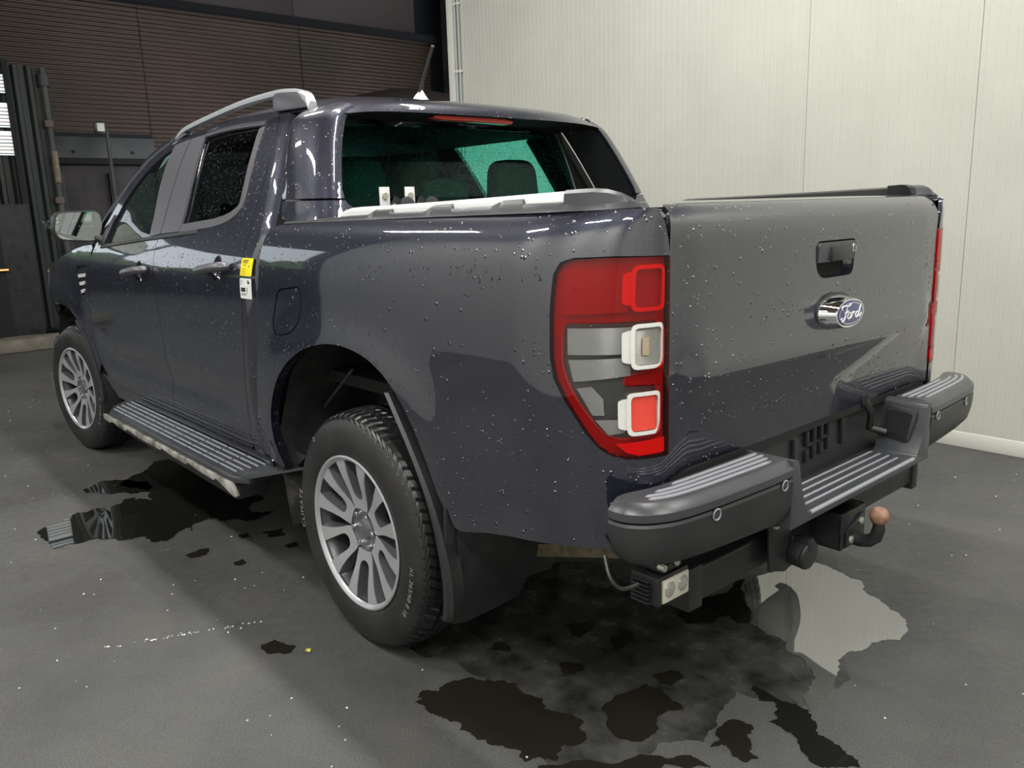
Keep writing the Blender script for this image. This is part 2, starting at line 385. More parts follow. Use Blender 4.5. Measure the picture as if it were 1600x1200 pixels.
def panel(name, poly, S, m, parent, holes=(), res=.03, depth=.014, off=0., label=None, mirror=False, roll=.0025, bstep=None, mi=None, grow=0.):
    """A skin patch of surface S cut to the outline poly (surface coordinates), with rolled edges."""
    bstep = bstep or res*.8
    loops = []
    for q, H in enumerate([poly]+list(holes)):
        if (area2(H) < 0) != (q > 0): H = H[::-1]
        if grow:
            k_ = len(H); H2 = []
            for i in range(k_):
                a, b = Vector(H[i-1]), Vector(H[(i+1) % k_]); d_ = (b-a)
                if d_.length < 1e-9: H2.append(H[i]); continue
                d_.normalize(); H2.append((H[i][0]+d_.y*grow, H[i][1]-d_.x*grow))
            H = H2
        R_ = resample(H, bstep); cl = []
        for p in R_:
            if not cl or (abs(p[0]-cl[-1][0])+abs(p[1]-cl[-1][1])) > 8e-4: cl.append(p)
        loops.append(cl)
    pts = []; edges = []; rings = []
    for L in loops:
        o = len(pts); k = len(L); pts += L; edges += [(o+i, o+(i+1) % k) for i in range(k)]; rings.append((o, k))
    nb = len(pts)
    xs = [p[0] for p in loops[0]]; zs = [p[1] for p in loops[0]]
    cell = {}
    for i, p in enumerate(pts): cell.setdefault((int(p[0]//res), int(p[1]//res)), []).append(p)
    i = 0; z = min(zs)+res*.5
    while z < max(zs):
        x = min(xs)+(res*.5 if i % 2 else 0)
        while x < max(xs):
            if inside((x, z), loops[0]) and not any(inside((x, z), H) for H in loops[1:]):
                cx, cz = int(x//res), int(z//res); ok = True
                for a in (-1, 0, 1):
                    for b in (-1, 0, 1):
                        for q in cell.get((cx+a, cz+b), ()):
                            if (q[0]-x)**2+(q[1]-z)**2 < (res*.5)**2: ok = False
                if ok: pts.append((x, z))
            x += res
        z += res*.87; i += 1
    vs, es, fs, ov, oe, of = delaunay_2d_cdt([Vector(p) for p in pts], edges, [], 0, 1e-6)
    tri = []
    for f in fs:
        c = (sum(vs[i][0] for i in f)/len(f), sum(vs[i][1] for i in f)/len(f))
        if inside(c, loops[0]) and not any(inside(c, H) for H in loops[1:]): tri.append(list(f))
    V = []; NN = []
    for p in vs:
        n = SN(S, p[0], p[1]); V.append(Vector(S(p[0], p[1]))+n*off); NN.append(n)
    inv = {}
    for i, src in enumerate(ov):
        for q in src: inv[q] = i
    F = []
    for f in tri:
        n = (V[f[1]]-V[f[0]]).cross(V[f[2]]-V[f[0]])
        F.append(f if n.dot(NN[f[0]]) > 0 else f[::-1])
    for (o, k) in rings:
        ids = [inv.get(o+i, None) for i in range(k)]
        if any(i is None for i in ids): continue
        base = len(V); 
        O = []
        for i in range(k):
            a, b = V[ids[i-1]], V[ids[(i+1) % k]]
            O.append((b-a).normalized().cross(NN[ids[i]]).normalized())
        A = [V[j].copy() for j in ids]; N0 = [NN[j].copy() for j in ids]
        r = roll
        for ring, (dn, do, wn, wo) in enumerate(((0, 0, 1, 0), (.35*r, .65*r, .75, .65), (r, r, .1, 1), (depth, r, 0, 1))):
            for i in range(k):
                V.append(A[i]-N0[i]*dn+O[i]*do); NN.append((N0[i]*wn+O[i]*wo).normalized())
        for ring in range(3):
            for i in range(k):
                i2 = (i+1) % k; a = base+ring*k
                F.append([a+i, a+k+i, a+k+i2, a+i2])
    objs = []
    for side_ in ((1, -1) if mirror else (1,)):
        VV = [(v.x, v.y*side_, v.z) for v in V]; N2 = [(n.x, n.y*side_, n.z) for n in NN]
        FF = F if side_ == 1 else [f[::-1] for f in F]
        me = bpy.data.meshes.new(name); me.from_pydata(VV, [], FF); me.materials.append(m)
        for pl in me.polygons: pl.use_smooth = True
        me.update(); me.normals_split_custom_set_from_vertices(N2)
        objs.append(link(name, me, parent, label))
    return objs[0] if not mirror else objs
def strip(name, line, S, m, parent, w0, w1, off=.003, th=.006, label=None, mirror=False, closed=False):
    """A raised moulding that follows a line on surface S, from -w0 to +w1 across it."""
    line = [Vector(p) for p in line]; k = len(line)
    objs = []
    for sd in ((1, -1) if mirror else (1,)):
        b = MB(); rows = []
        for i, p in enumerate(line):
            a = line[i-1] if (i or closed) else p; c = line[(i+1) % k] if (i < k-1 or closed) else p
            d = (c-a).normalized(); q = Vector((-d.y, d.x))
            row = []
            for (t_, h) in ((-w0, -th), (-w0, off*.6), (-w0+.002, off), (w1-.002, off), (w1, off*.6), (w1, -th)):
                u = p+q*t_; P3 = Vector(S(u.x, u.y))+SN(S, u.x, u.y)*h; row.append((P3.x, P3.y*sd, P3.z))
            rows.append(row)
        n = 6; V = [v for r in rows for v in r]; F = []
        for i in range(k if closed else k-1):
            i2 = (i+1) % k
            for j in range(n-1): F.append((i*n+j, i*n+j+1, i2*n+j+1, i2*n+j))
        if not closed: F.append(tuple(range(n))[::-1]); F.append(tuple((k-1)*n+j for j in range(n)))
        b.add(V, F); objs.append(b.build(name, m, parent, label=label))
    return objs[0] if not mirror else objs

# ---- body surfaces (metres; x forward, y left, z up; origin under the rear axle) ----
def interp(kn):
    xs=[k[0] for k in kn];ys=[k[1] for k in kn];n=len(xs)
    m=[0]*n;dl=[(ys[i+1]-ys[i])/(xs[i+1]-xs[i]) for i in range(n-1)]
    m[0]=dl[0];m[-1]=dl[-1]
    for i in range(1,n-1):
        m[i]=0 if dl[i-1]*dl[i]<=0 else (2*dl[i-1]*dl[i])/(dl[i-1]+dl[i])*.5+.25*(dl[i-1]+dl[i])
    def f(x):
        if x<=xs[0]: return ys[0]+m[0]*(x-xs[0])
        if x>=xs[-1]: return ys[-1]+m[-1]*(x-xs[-1])
        lo,hi=0,n-1
        while hi-lo>1:
            k=(lo+hi)//2
            if xs[k]<=x: lo=k
            else: hi=k
        h=xs[hi]-xs[lo];t=(x-xs[lo])/h
        return ((2*t**3-3*t*t+1)*ys[lo]+(t**3-2*t*t+t)*h*m[lo]+(-2*t**3+3*t*t)*ys[hi]+(t**3-t*t)*h*m[hi])
    return f
def sst(t): t=max(0.,min(1.,t)); return t*t*(3-2*t)
W_CAB=interp([(.30,.86),(.45,.868),(.56,.885),(.66,.892),(.80,.910),(.95,.922),(1.08,.928),(1.15,.926),(1.22,.912),(1.30,.880),(1.38,.842),(1.50,.787),(1.62,.727),(1.70,.680),(1.74,.650)])
W_BED=interp([(.30,.86),(.45,.870),(.60,.898),(.75,.914),(.90,.9235),(1.05,.927),(1.15,.926),(1.24,.918),(1.30,.902),(1.335,.884),(1.355,.866),(1.37,.845)])
def flare(x,z):
    f=0
    for cx in (0.,3.22):
        d=math.hypot(x-cx,(z-.45))
        f+=.022*math.exp(-((d-.54)/.11)**2)*sst((1.15-z)/.25)
    return f
def side(x,z,W):
    y=W(z)+flare(x,z)
    if x>2.6: y-=.075*((x-2.6)/1.2)**2.2
    return y
def scallop(s,z): return (.011*math.exp(-((z-.665)/.045)**2)-.004*math.exp(-((z-.775)/.03)**2))*sst((s-.75)/.25)*sst((2.55-s)/.2)
def cab(s,z): return (s,side(s,z,W_CAB)-scallop(s,z),z)
def bed(s,z):
    if s>=-.80: return (s,side(s,z,W_BED),z)
    th=(-.80-s)/.38*math.pi/2
    if s<-1.18: return (-1.068,.705+1.18+s,z)
    y0=side(-.80,z,W_BED);b=y0-.705;a=.268
    return (-.80-a*math.sin(th),.705+b*math.cos(th),z)
XR=interp([(1.30,.16),(1.42,.215),(1.50,.25),(1.60,.295),(1.70,.340),(1.76,.375)])
HEX=interp([(1.30,.0),(1.37,.004),(1.42,.012),(1.50,.024),(1.60,.038),(1.70,.046),(1.76,.05)])
def hoop(s,z):   # sport hoop: side, round corner, rear face ; s>=0 is distance ahead of the corner start
    xr=XR(z);a=.15;y0=W_CAB(z)+HEX(z)*(1-.8*sst((s-.01)/(.13)));b=.085
    if s>=0: return (xr+a+s,y0,z)
    if s>=-.17:
        th=-s/.17*math.pi/2
        return (xr+a-a*math.sin(th),y0-b+b*math.cos(th),z)
    return (xr,y0-b-(-s-.17),z)
TGX=interp([(.74,-1.060),(.80,-1.064),(.90,-1.074),(.955,-1.088),(.985,-1.098),(1.02,-1.092),(1.10,-1.080),(1.20,-1.076),(1.29,-1.078),(1.33,-1.072),(1.355,-1.058),(1.372,-1.03)])
def tgate(s,z):
    k=sst((.705-abs(s))/.12); return (-1.073*(1-k)+TGX(z)*k+.008*(abs(s)/.7)**3+(0 if z<1.31 else (TGX(z)-TGX(1.31))*(1-k)),s,z)
def glass_rear(s,z): return (.485+(z-1.44)*.32+.03*(s/.6)**2,s,z)

# ================================================================== the hall
def slab(name, lo, hi, m, parent=None, bevel=0.): return MB().box(lo, hi).build(name, m, parent, bevel)
fl_ = struct(slab('floor', (-9, -2.75, -.2), (22, 9, 0), FLOOR))
WY = -2.62
# white sandwich wall beside the truck: one part per panel, shallow ribs on each
wr = bpy.data.objects.new('wall_right', None); COL.objects.link(wr); struct(wr)
wb = MB().box((-9, WY-.16, 0), (3.86, WY-.006, 6.2)).build('wall_core', WPAN, wr)
joints = [3.84, 3.31, 2.37, 1.425, .48, -.465, -1.41, -2.355, -3.3, -4.245, -5.19, -6.135, -7.08, -8.03]
for a, c in zip(joints[:-1], joints[1:]):
    b = MB(); n = max(3, int((a-c)/.047)); rows = []
    ga, gc = (.0008 if a < .6 or a > 3.5 else 0), (.0008 if c < .6 else 0); x0, x1 = c+gc, a-ga
    pts = [(x0, WY-.004*(gc > 0)), (x0+.001, WY)]
    for i in range(n):
        xm = x0+(x1-x0)*(i+.5)/n
        pts += [(xm-.005, WY), (xm-.002, WY-.0011), (xm+.002, WY-.0011), (xm+.005, WY)]
    pts += [(x1-.001, WY), (x1, WY-.004*(ga > 0))]
    V = [(x, y, z) for z in (.085, 6.2) for x, y in pts]+[]
    k = len(pts); F = [(i, i+1, k+i+1, k+i) for i in range(k-1)]
    b.add(V, F).build('wall_panel', WPAN, wr, recalc=False, ang=8)
MB().box((-9, WY-.05, 0), (3.84, WY+.006, .085)).build('trim_1', WPLINTH, None, .003)['kind'] = 'structure'
struct(MB().box((3.84, WY-.16, 0), (3.93, WY+.012, 6.2)).build('trim_2', WPLINTH, None, .004))
for i, (x, r) in enumerate(((3.80, .011), (3.755, .010))):
    e = empty('conduit_pipe', ['grey electrical conduit at the very edge of the white wall', 'grey electrical conduit second in from the edge of the white wall'][i], 'pipe', (x, WY+.02, 0), 'conduits on the white wall')
    MB().tube([(0, 0, .1), (0, 0, 6.1)], r, 12).build('tube', PIPE, e)
    for z in (1.45, 2.0, 2.55, 3.1):
        MB().box((-.020, -.014, z), (.020, .012, z+.022)).build('clip', WPLINTH, e, .003)

# far wall: stacked corrugated sheets, dark beam, flat panels above
wf = bpy.data.objects.new('wall_front', None); COL.objects.link(wf); struct(wf)
def corr(y0, y1, z0, z1, x, pitch, amp, m=CORR, name='corrugated_sheet'):
    n = int((z1-z0)/pitch); V = []; pr = []
    for i in range(n*6+1):
        pr.append((x-amp*(.5+.5*math.cos(2*PI*i/6)), z0+(z1-z0)*i/(n*6)))
    V = [(p[0], y, p[1]) for y in (y0, y1) for p in pr]; k = len(pr)
    return MB().add(V, [(i, i+1, k+i+1, k+i) for i in range(k-1)]).build(name, m, wf, recalc=False, ang=50)
for y0, y1, dx in ((2.4, -.4, .004), (-.41, -3.42, 0), (-3.43, -6.6, .004), (-6.61, -9.9, 0)):
    corr(y0, y1, .3, 5.15, 14+dx, .076, .018)
for y in (-.42, -3.44, -6.62):
    b = MB()
    for i in range(60): b.lathe([(0, -.03), (.012, -.03), (.012, -.022), (0, -.022)], (14, y, .4+i*.076*1.0), 'x', 6)
    o = b.build('screw_row', GRIM, wf); o['kind'] = 'stuff'
slab('steel_beam', (13.75, -9.95, 5.15), (14.1, 7, 5.27), DARK, wf)
for y0 in (5.5, 2.5, -.5, -3.5, -6.5):
    slab('upper_panel', (13.95, y0-2.99, 5.27), (14.05, y0, 9.2), CORR2, wf, .004)
slab('wall_core', (14.06, -12, 0), (14.2, 2.4, 9.5), DARK, wf)
slab('sill', (13.9, 2.4, 0), (14.2, 9, 1.75), DWALL, wf)
slab('lintel', (13.9, 2.4, 4.3), (14.2, 9, 9.5), DWALL, wf)
slab('jamb', (13.9, 8.2, 1.75), (14.2, 9, 4.3), DWALL, wf)
for y in (4.2, 6.2): slab('mullion', (13.95, y, 1.75), (14.1, y+.09, 4.3), DWALL, wf)
# return wall beyond the white partition, corrugated
corr(-9.9, -12.5, 1.5, 9.0, 13.2, .12, .03)
slab('steel_column', (13.05, -10.02, 0), (13.4, -9.82, 9.2), MACH, wf)
slab('wall_core', (13.24, -12.6, 0), (13.3, -9.9, 9.2), DARK, wf)

# other sides of the hall (they light the truck and show in its paint)
struct(slab('wall_back', (-7.2, -2.8, 0), (-7.0, 9, 6.2), LIGHTW))
struct(slab('wall_left', (-7.2, 4.4, 0), (6.4, 4.6, 6.2), LIGHTW))
wl = struct(slab('trim_3', (6.4, 4.36, 0), (6.55, 4.64, 6.2), DARK))
# beyond it the left side stands open at the top: daylight and trees above a dark screen
struct(slab('trim_4', (5.5, 8.2, 0), (14, 8.3, 9.3), DWALL))
b = MB()
for i in range(46):
    x = 17.5+random.random()*2; yy = 1.5+i*.24; h = 2.3+.9*noise.noise((yy*.7, 0, 0))
    prof = []
    b.grid(lambda u, v, x=x, h=h, yy=yy: (x+.7*math.cos(u)*math.sin(v)*(1+.25*noise.noise((x+u*2, v*3, 0))), yy+.7*math.sin(u)*math.sin(v), h*.55+h*.62*math.cos(v)*(1+.15*noise.noise((u*2, v*2, x)))), [2*PI*k/10 for k in range(11)], [PI*k/8 for k in range(9)])
hd = b.build('hedge', FOL); thing(hd, 'row of green trees standing in daylight outside the open side of the hall', 'trees', kind='stuff')
# ceiling with timber beams and tube lamps
ce = struct(slab('ceiling', (-9, -2.8, 4.75), (5.4, 9, 4.85), CEIL))
for i in range(13):
    x = -8.2+i*1.05
    slab('beam', (x, -2.75, 4.56), (x+.09, 8.9, 4.75), BEAM, ce)
struct(slab('trim_7', (5.2, -2.7, 4.6), (5.4, 9, 9.4), DWALL))
struct(slab('trim_8', (5.2, -12.6, 9.2), (14.2, 9, 9.3), DWALL))
struct(slab('wall_north', (3.9, -12.7, 0), (14.2, -12.6, 9.3), DWALL))
LAMPWHERE = ['over the tailgate', 'over the cab', 'over the bonnet', 'beside the bed, over the open floor', 'beside the doors, over the open floor', 'by the pale wall far ahead of the mirror, added to brighten that wall', 'well behind the truck near the white wall side', 'well behind the truck on the open side', 'between the tailgate and the white wall', 'between the cab and the white wall']
for i, (p, L, Wd, wt, tn) in enumerate(LAMPS):
    e = empty('ceiling_light', 'long tube lamp hung from the ceiling '+LAMPWHERE[i], 'ceiling light', p, 'tube lamps under the ceiling')
    MB().box((-L/2, -.09, -.04), (L/2, .09, .02)).build('housing', WPLINTH, e, .006)
    MB().box((-.01, -.01, .02), (.01, .01, .35)).build('rod', GRIM, e)

# ------------------------------------------------------------------ things at the dark end of the hall
kb = MB(); 
pr = roundpoly([(0, 0), (.24, 0), (.24, .15), (0, .15)], .02, 2)
V = []; ys = [i*.12 for i in range(46)]
for y in ys:
    for (x, z) in pr: V.append((8.0+x+.02*noise.noise((y*3, x*9, z*9)), 2.4-y, z*(1+.12*noise.noise((y*2.1, x*5, 3)))))
k = len(pr); F = [(i*k+j, i*k+(j+1) % k, (i+1)*k+(j+1) % k, (i+1)*k+j) for i in range(len(ys)-1) for j in range(k)]+[tuple(range(k)), tuple((len(ys)-1)*k+j for j in range(k))[::-1]]
thing(kb.add(V, F).build('kerb', CONC), 'stained concrete kerb lying in front of the dark container', 'kerb')

cn = empty('waste_container', 'grimy dark container standing behind the mirror and fender', 'container', (9.9, -1.6, 0))
MB().box((-.55, -1.75, .12), (1.9, 1.35, 2.08)).build('body', MACH, cn, .02)
MB().box((-.62, -1.8, 2.08), (1.95, 1.40, 2.16)).build('rim', DARK, cn, .02)
for y in (-1.5, -.9, -.3, .3, .9): MB().box((-.62, y, .2), (-.55, y+.08, 1.98)).build('rib', MACH, cn, .01)
for y in (-1.6, .9):
    MB().box((-.4, y, 0), (-.15, y+.25, .12)).build('foot', DARK, cn, .01)
    MB().box((1.5, y, 0), (1.7, y+.25, .12)).build('foot', DARK, cn, .01)
MB().prism([(.17, -.05), (.20, -.05), (.26, .24), (.23, .24)], lambda u, v, d: (u-.78, d+.75, v+2.18), -1.0, .62).build('hopper_sheet', GRIM, cn, .004)
MB().box((-.52, -.25, 2.16), (-.1, 1.37, 2.47)).build('lid_plate', DARK, cn, .01)
for y in (-.7, 0, .4): MB().tube([(-.56, y+.75, 2.20), (-.60, y+.75, 2.24)], .02, 6).build('bolt', GRIM, cn)

gt = empty('folding_gate', 'dark ribbed sheet gate standing at the far left beside the container', 'gate', (8.62, .37, 0)); gt.scale = (1.1, 1.114, 1.06)
b = MB(); pr = []
yy = .36
xs_ = 0
prof = []
y = -.70
while y < 1.1:
    prof += [(0, y), (0, y+.05), (-.035, y+.065), (-.035, y+.10)]; y += .125
V = [(p[0], p[1], z) for z in (.16, 2.92) for p in prof]; k = len(prof)
b.add(V, [(i, i+1, k+i+1, k+i) for i in range(k-1)]).build('ribbed_sheet', GATE, gt, ang=20)
MB().box((.02, -.70, .12), (.06, 1.12, .2)).build('rail', BLKS, gt, .004)
MB().box((.02, -.70, 2.84), (.06, 1.12, 2.92)).build('rail', BLKS, gt, .004)
MB().tube([(-.05, -.73, 0), (-.05, -.73, 2.9)], .035, 14).build('post', GRIM, gt)
MB().tube([(-.05, -.73, 2.72), (-.05, -.73, 2.84)], .055, 12).build('hinge', GRIM, gt)
MB().tube([(-.09, -.73, 1.72), (-.09, -.73, 2.05)], .03, 10).build('sleeve', MUD, gt)
for z in (.7, 1.5, 2.3): MB().box((-.10, -.76, z), (-.02, -.68, z+.07)).build('hinge', COLL, gt, .006)
# bright slatted window seen past the gate
wn = bpy.data.objects.new('window_1', None); COL.objects.link(wn); struct(wn); wn.location = (8.5, .21, 0); wn.scale = (1, 1.114, 1.06)
for i, (z0, z1) in enumerate(((2.28, 2.52), (2.0, 2.24), (2.62, 2.8))):
    yo = -.02*i
    MB().box((0, -.22, z0), (.02, .02, z1)).build('pane', DAY, wn)
    for j in range(int((z1-z0)/.035)): MB().box((-.008, -.22, z0+.012+j*.035), (-.002, .02, z0+.020+j*.035)).build('louvre', RUST if j % 3 else DARK, wn)
MB().box((-.03, -.27, 1.5), (.03, -.22, 2.95)).build('frame', DARK, wn)
MB().box((-.03, .02, 0), (.03, .56, 2.95)).build('frame', DARK, wn)
MB().box((-.02, -.26, 0), (.04, .34, 1.5)).build('apron', BLKS, wn)
ol = empty('orange_lamp', 'thin orange glowing bar low beside the ribbed gate', 'lamp', (8.42, .40, .88))
MB().box((0, -.19, -.008), (.02, .25, .008)).build('glow_bar', ORG, ol)
MB().box((.02, -.2, -.02), (.05, .26, .02)).build('backing', DARK, ol)

pl = empty('floodlight_post', 'thin steel post with a small floodlight in front of the container', 'lamp post', (8.35, -.985, 0))
MB().tube([(0, 0, 0), (0, 0, 2.42)], .022, 12).build('pole', GRIM, pl)
MB().box((-.08, -.08, 0), (.08, .08, .015)).build('foot_plate', GRIM, pl)
MB().box((-.05, .02, 2.36), (.03, .13, 2.50)).build('lamp_head', BLKS, pl, .01)
MB().box((-.056, .035, 2.39), (-.05, .115, 2.48)).build('lamp_glass', LEDL, pl, .002)

md = empty('covered_heap', 'large dark tarpaulin covered load rising behind the roof antenna', 'tarpaulin', (9.7, -7.0, 0))
b = MB()
def hfn(u, v):
    h = 3.30*(max(0, 1-(abs(u)/1.0)**5))**.22; h *= (max(0, 1-(abs(v))**4.5))**.3
    return (u*1.2, v*3.05, max(0, h)+.05*noise.noise((u*3, v*6, 1)) if h > .01 else 0)
b.grid(hfn, [-1+2*i/24 for i in range(25)], [-1+2*i/48 for i in range(49)])
b.build('tarpaulin', mat('dark_tarpaulin', (.03, .022, .018), .4), md)
MB().box((-1.1, -2.9, 0), (1.1, 2.9, .25)).build('pallet', RUST, md, .01)

# ------------------------------------------------------------------ water on the ground
def rough(P, amp, it=4, seed=0):
    random.seed(seed)
    for k in range(it):
        Q = []
        for i, a in enumerate(P):
            c = P[(i+1) % len(P)]; d = (c[0]-a[0], c[1]-a[1]); L = math.hypot(*d)
            r = random.gauss(0, amp)*L
            Q += [a, ((a[0]+c[0])/2-d[1]/max(L, 1e-9)*r, (a[1]+c[1])/2+d[0]/max(L, 1e-9)*r)]
        P = Q
    return P
def pool(name, P, z, m, label, amp=.16, it=4, seed=1, cat='puddle', group='wet patches on the asphalt'):
    P = rough(P, amp, it, seed); n = len(P)
    vs, es, fs, *_ = delaunay_2d_cdt([Vector(p) for p in P], [(i, (i+1) % n) for i in range(n)], [], 0, 1e-6)
    fs = [f for f in fs if inside((sum(vs[i][0] for i in f)/3, sum(vs[i][1] for i in f)/3), P)]
    o = MB().add([(v[0], v[1], z) for v in vs], fs)
    # thin rim going down to the ground so that the film has depth
    for i in range(n):
        a, c = P[i], P[(i+1) % n]; q = len(o.v)
        o.add([(a[0], a[1], z), (c[0], c[1], z), (c[0], c[1], .0002), (a[0], a[1], .0002)], [(0, 1, 2, 3)])
    ob = o.build(name, m, None, recalc=False, smooth=False, weld=False)
    for p in ob.data.polygons: p.use_smooth = False
    return thing(ob, label, cat, group)
pool('puddle', [(1.91, 1.442), (1.998, 1.31), (2.044, 1.156), (2.021, 1.074), (2.063, 0.964), (1.967, 0.924), (2.167, 0.89), (2.446, 0.867), (2.476, 0.79), (2.638, 0.684), (2.627, 0.607), (2.367, 0.563), (2.059, 0.507), (1.704, 0.521), (1.35, 0.554), (1.322, 0.663), (1.409, 0.779), (1.495, 0.829), (1.401, 0.93), (1.461, 0.936), (1.368, 1.049), (1.502, 1.16), (1.627, 1.27), (1.626, 1.348), (1.636, 1.434), (1.768, 1.437)], 0.003, WATER, 'large dark puddle beside the side step, mirroring the front wheel', 0.16, 4, 3)
pool('puddle', [(2.399, 1.122), (2.483, 1.004), (2.4, 0.898), (2.27, 0.834), (2.149, 0.86), (2.143, 0.961), (2.303, 1.086)], 0.003, WATER, 'narrow dark wet tongue just beyond the large puddle by the side step', 0.16, 3, 4)
pool('damp_patch', [(1.163, 0.721), (1.139, 0.626), (1.049, 0.652), (1.076, 0.718)], 0.002, WET2, 'round dark splash on the asphalt close to the rear wheel, biggest of its cluster', 0.1, 3, 5)
pool('damp_patch', [(1.196, 0.804), (1.191, 0.759), (1.136, 0.766), (1.149, 0.808)], 0.0021, WET2, 'long dark drip mark left of the splash near the rear wheel', 0.1, 3, 6)
pool('damp_patch', [(0.945, 0.707), (0.943, 0.658), (0.893, 0.675), (0.904, 0.713)], 0.0022, WET2, 'small dark drip nearest to the rear tyre', 0.1, 3, 7)
pool('damp_patch', [(1.149, 1.052), (1.158, 1.006), (1.154, 0.956), (1.096, 0.982), (1.103, 1.043)], 0.0023, WET2, 'ragged dark drip trail in front of the large puddle', 0.1, 3, 8)
pool('damp_patch', [(0.928, 0.941), (0.939, 0.9), (0.887, 0.902), (0.89, 0.938)], 0.0024, WET2, 'tiny lone dark drip between the large puddle and the rear wheel', 0.1, 3, 9)
pool('damp_patch', [(0.235, 1.146), (0.232, 1.098), (0.146, 1.068), (0.12, 1.097), (0.167, 1.156)], 0.0025, WET2, 'faint oval damp stain on the open asphalt beside the yellow leaf', 0.1, 3, 10)
pool('puddle', [(-0.621, -0.377), (-0.631, -0.599), (-0.695, -0.661), (-0.794, -0.662), (-0.914, -0.643), (-1.011, -0.549), (-1.118, -0.492), (-1.184, -0.409), (-1.168, -0.307), (-1.137, -0.178), (-1.113, -0.082), (-1.156, 0.022), (-1.182, 0.145), (-1.186, 0.213), (-1.133, 0.151), (-1.114, 0.055), (-1.036, -0.014), (-0.953, -0.064), (-0.854, -0.078), (-0.804, -0.088), (-0.707, -0.214)], 0.003, WATERC, 'bright puddle under the tow ball, mirroring the white wall', 0.1, 4, 11)
pool('damp_patch', [(-0.36, 0.937), (-0.375, 0.843), (-0.407, 0.772), (-0.508, 0.707), (-0.606, 0.709), (-0.665, 0.728), (-0.756, 0.693), (-0.828, 0.731), (-0.814, 0.802), (-0.847, 0.858), (-0.791, 0.917), (-0.686, 0.934), (-0.62, 0.945), (-0.552, 0.935), (-0.492, 0.955), (-0.424, 0.961)], 0.0027, WET2, 'brown black wet patch on the asphalt behind the rear wheel', 0.16, 4, 12)
pool('damp_patch', [(-0.766, 0.546), (-0.789, 0.432), (-0.89, 0.443), (-0.905, 0.491), (-0.946, 0.571), (-0.945, 0.649), (-0.881, 0.677), (-0.781, 0.617)], 0.0028, WET2, 'soft dark wet blotch in the middle of the damp area behind the truck', 0.1, 3, 13)
pool('damp_patch', [(-1.052, 0.463), (-1.081, 0.386), (-1.12, 0.393), (-1.153, 0.454), (-1.192, 0.486), (-1.171, 0.525), (-1.108, 0.501), (-1.083, 0.536)], 0.0029, WET2, 'ragged dark wet patch between the soft blotch and the wet streak', 0.16, 3, 14)
pool('puddle', [(-1.013, 0.214), (-1.081, 0.226), (-1.176, 0.215), (-1.234, 0.277), (-1.306, 0.297), (-1.383, 0.337), (-1.324, 0.398), (-1.244, 0.378), (-1.175, 0.336), (-1.121, 0.292), (-1.058, 0.271)], 0.0026, WATER, 'long dark wet streak running away from the bright puddle', 0.16, 4, 15)
pool('damp_patch', [(-0.771, 0.379), (-0.796, 0.319), (-0.847, 0.326), (-0.845, 0.384), (-0.808, 0.403)], 0.0031, WET2, 'small dark wet spot between the bumper and the soft blotch', 0.1, 3, 16)
pool('damp_patch', [(-0.536, 0.299), (-0.538, 0.238), (-0.579, 0.238), (-0.611, 0.308), (-0.602, 0.36)], 0.0032, WET2, 'small dark wet spot below the mud flap', 0.1, 3, 17)
pool('puddle', [(-0.598, 0.025), (-0.587, -0.062), (-0.608, -0.184), (-0.61, -0.366), (-0.801, -0.085), (-0.772, -0.055), (-0.72, -0.096), (-0.712, 0.004), (-0.66, 0.056)], 0.0028, WATER, 'dark puddle edge directly under the reversing lamp', 0.1, 3, 18)
pool('damp_patch', [(-0.829, 0.908), (-0.881, 0.824), (-0.977, 0.689), (-1.07, 0.6), (-1.128, 0.6), (-1.053, 0.781), (-0.892, 0.947)], 0.0034, WET2, 'dark wet patch at the near edge of the picture', 0.1, 3, 19)
pool('damp_patch', [(0.059, 0.679), (0.079, 0.496), (0.117, 0.149), (-0.171, -0.133), (-0.48, -0.057), (-0.75, -0.127), (-1.033, -0.117), (-1.185, -0.017), (-1.161, 0.23), (-0.988, 0.275), (-1.06, 0.531), (-1.007, 0.725), (-0.852, 0.885), (-0.434, 0.744), (-0.267, 0.761), (-0.165, 0.811), (-0.02, 0.786)], 0.0008, WET, 'broad damp sheen covering the asphalt behind the truck', 0.1, 4, 20)
for i, (x, y, r, l) in enumerate(((-.43, .34, .045, 'small dark spot under the reversing lamp side of the damp area'), (-.575, .53, .035, 'small dark spot in the damp area between the flap and the brown patch'), (-.90, .47, .03, 'tiny dark spot beside the soft wet blotch'), (-.33, .60, .03, 'tiny dark spot close to the mud flap'))):
    pool('damp_patch', [(x+r*(1+.3*math.sin(k*2.1+i))*math.cos(k*PI/5), y+r*(1+.3*math.cos(k*1.7+i))*math.sin(k*PI/5)) for k in range(10)], .0040+.0001*i, WET2, l, .15, 3, 40+i)

# grit on the ground, one leaf
b = MB(); random.seed(3)
for i in range(520):
    x = random.uniform(-1.6, 5.5); y = random.uniform(-2.4, 2.6)
    if i > 470:
        q = random.random()**.8; x = (.588)+((.386)-(.588))*q+random.gauss(0, .006); y = (1.524)+((1.082)-(1.524))*q+random.gauss(0, .008)
    if -1.2 < x < 4 and abs(y) < .8: continue
    r = random.uniform(.0015, .0045)
    V = [(x+r*random.uniform(.6, 1.4)*a, y+r*random.uniform(.6, 1.4)*c, r*.8*d+r*.5) for a, c, d in ((1,0,0),(-1,0,0),(0,1,0),(0,-1,0),(0,0,1),(0,0,-1))]
    b.add(V, [(0,2,4),(2,1,4),(1,3,4),(3,0,4),(2,0,5),(1,2,5),(3,1,5),(0,3,5)])
thing(b.build('grit', PAPER, smooth=False), 'pale specks of grit scattered over the dark asphalt', 'grit', kind='stuff')
b = MB(); Lf = [(0, 0), (.006, .006), (.016, .008), (.024, .003), (.03, 0), (.022, -.006), (.012, -.008), (.004, -.005)]
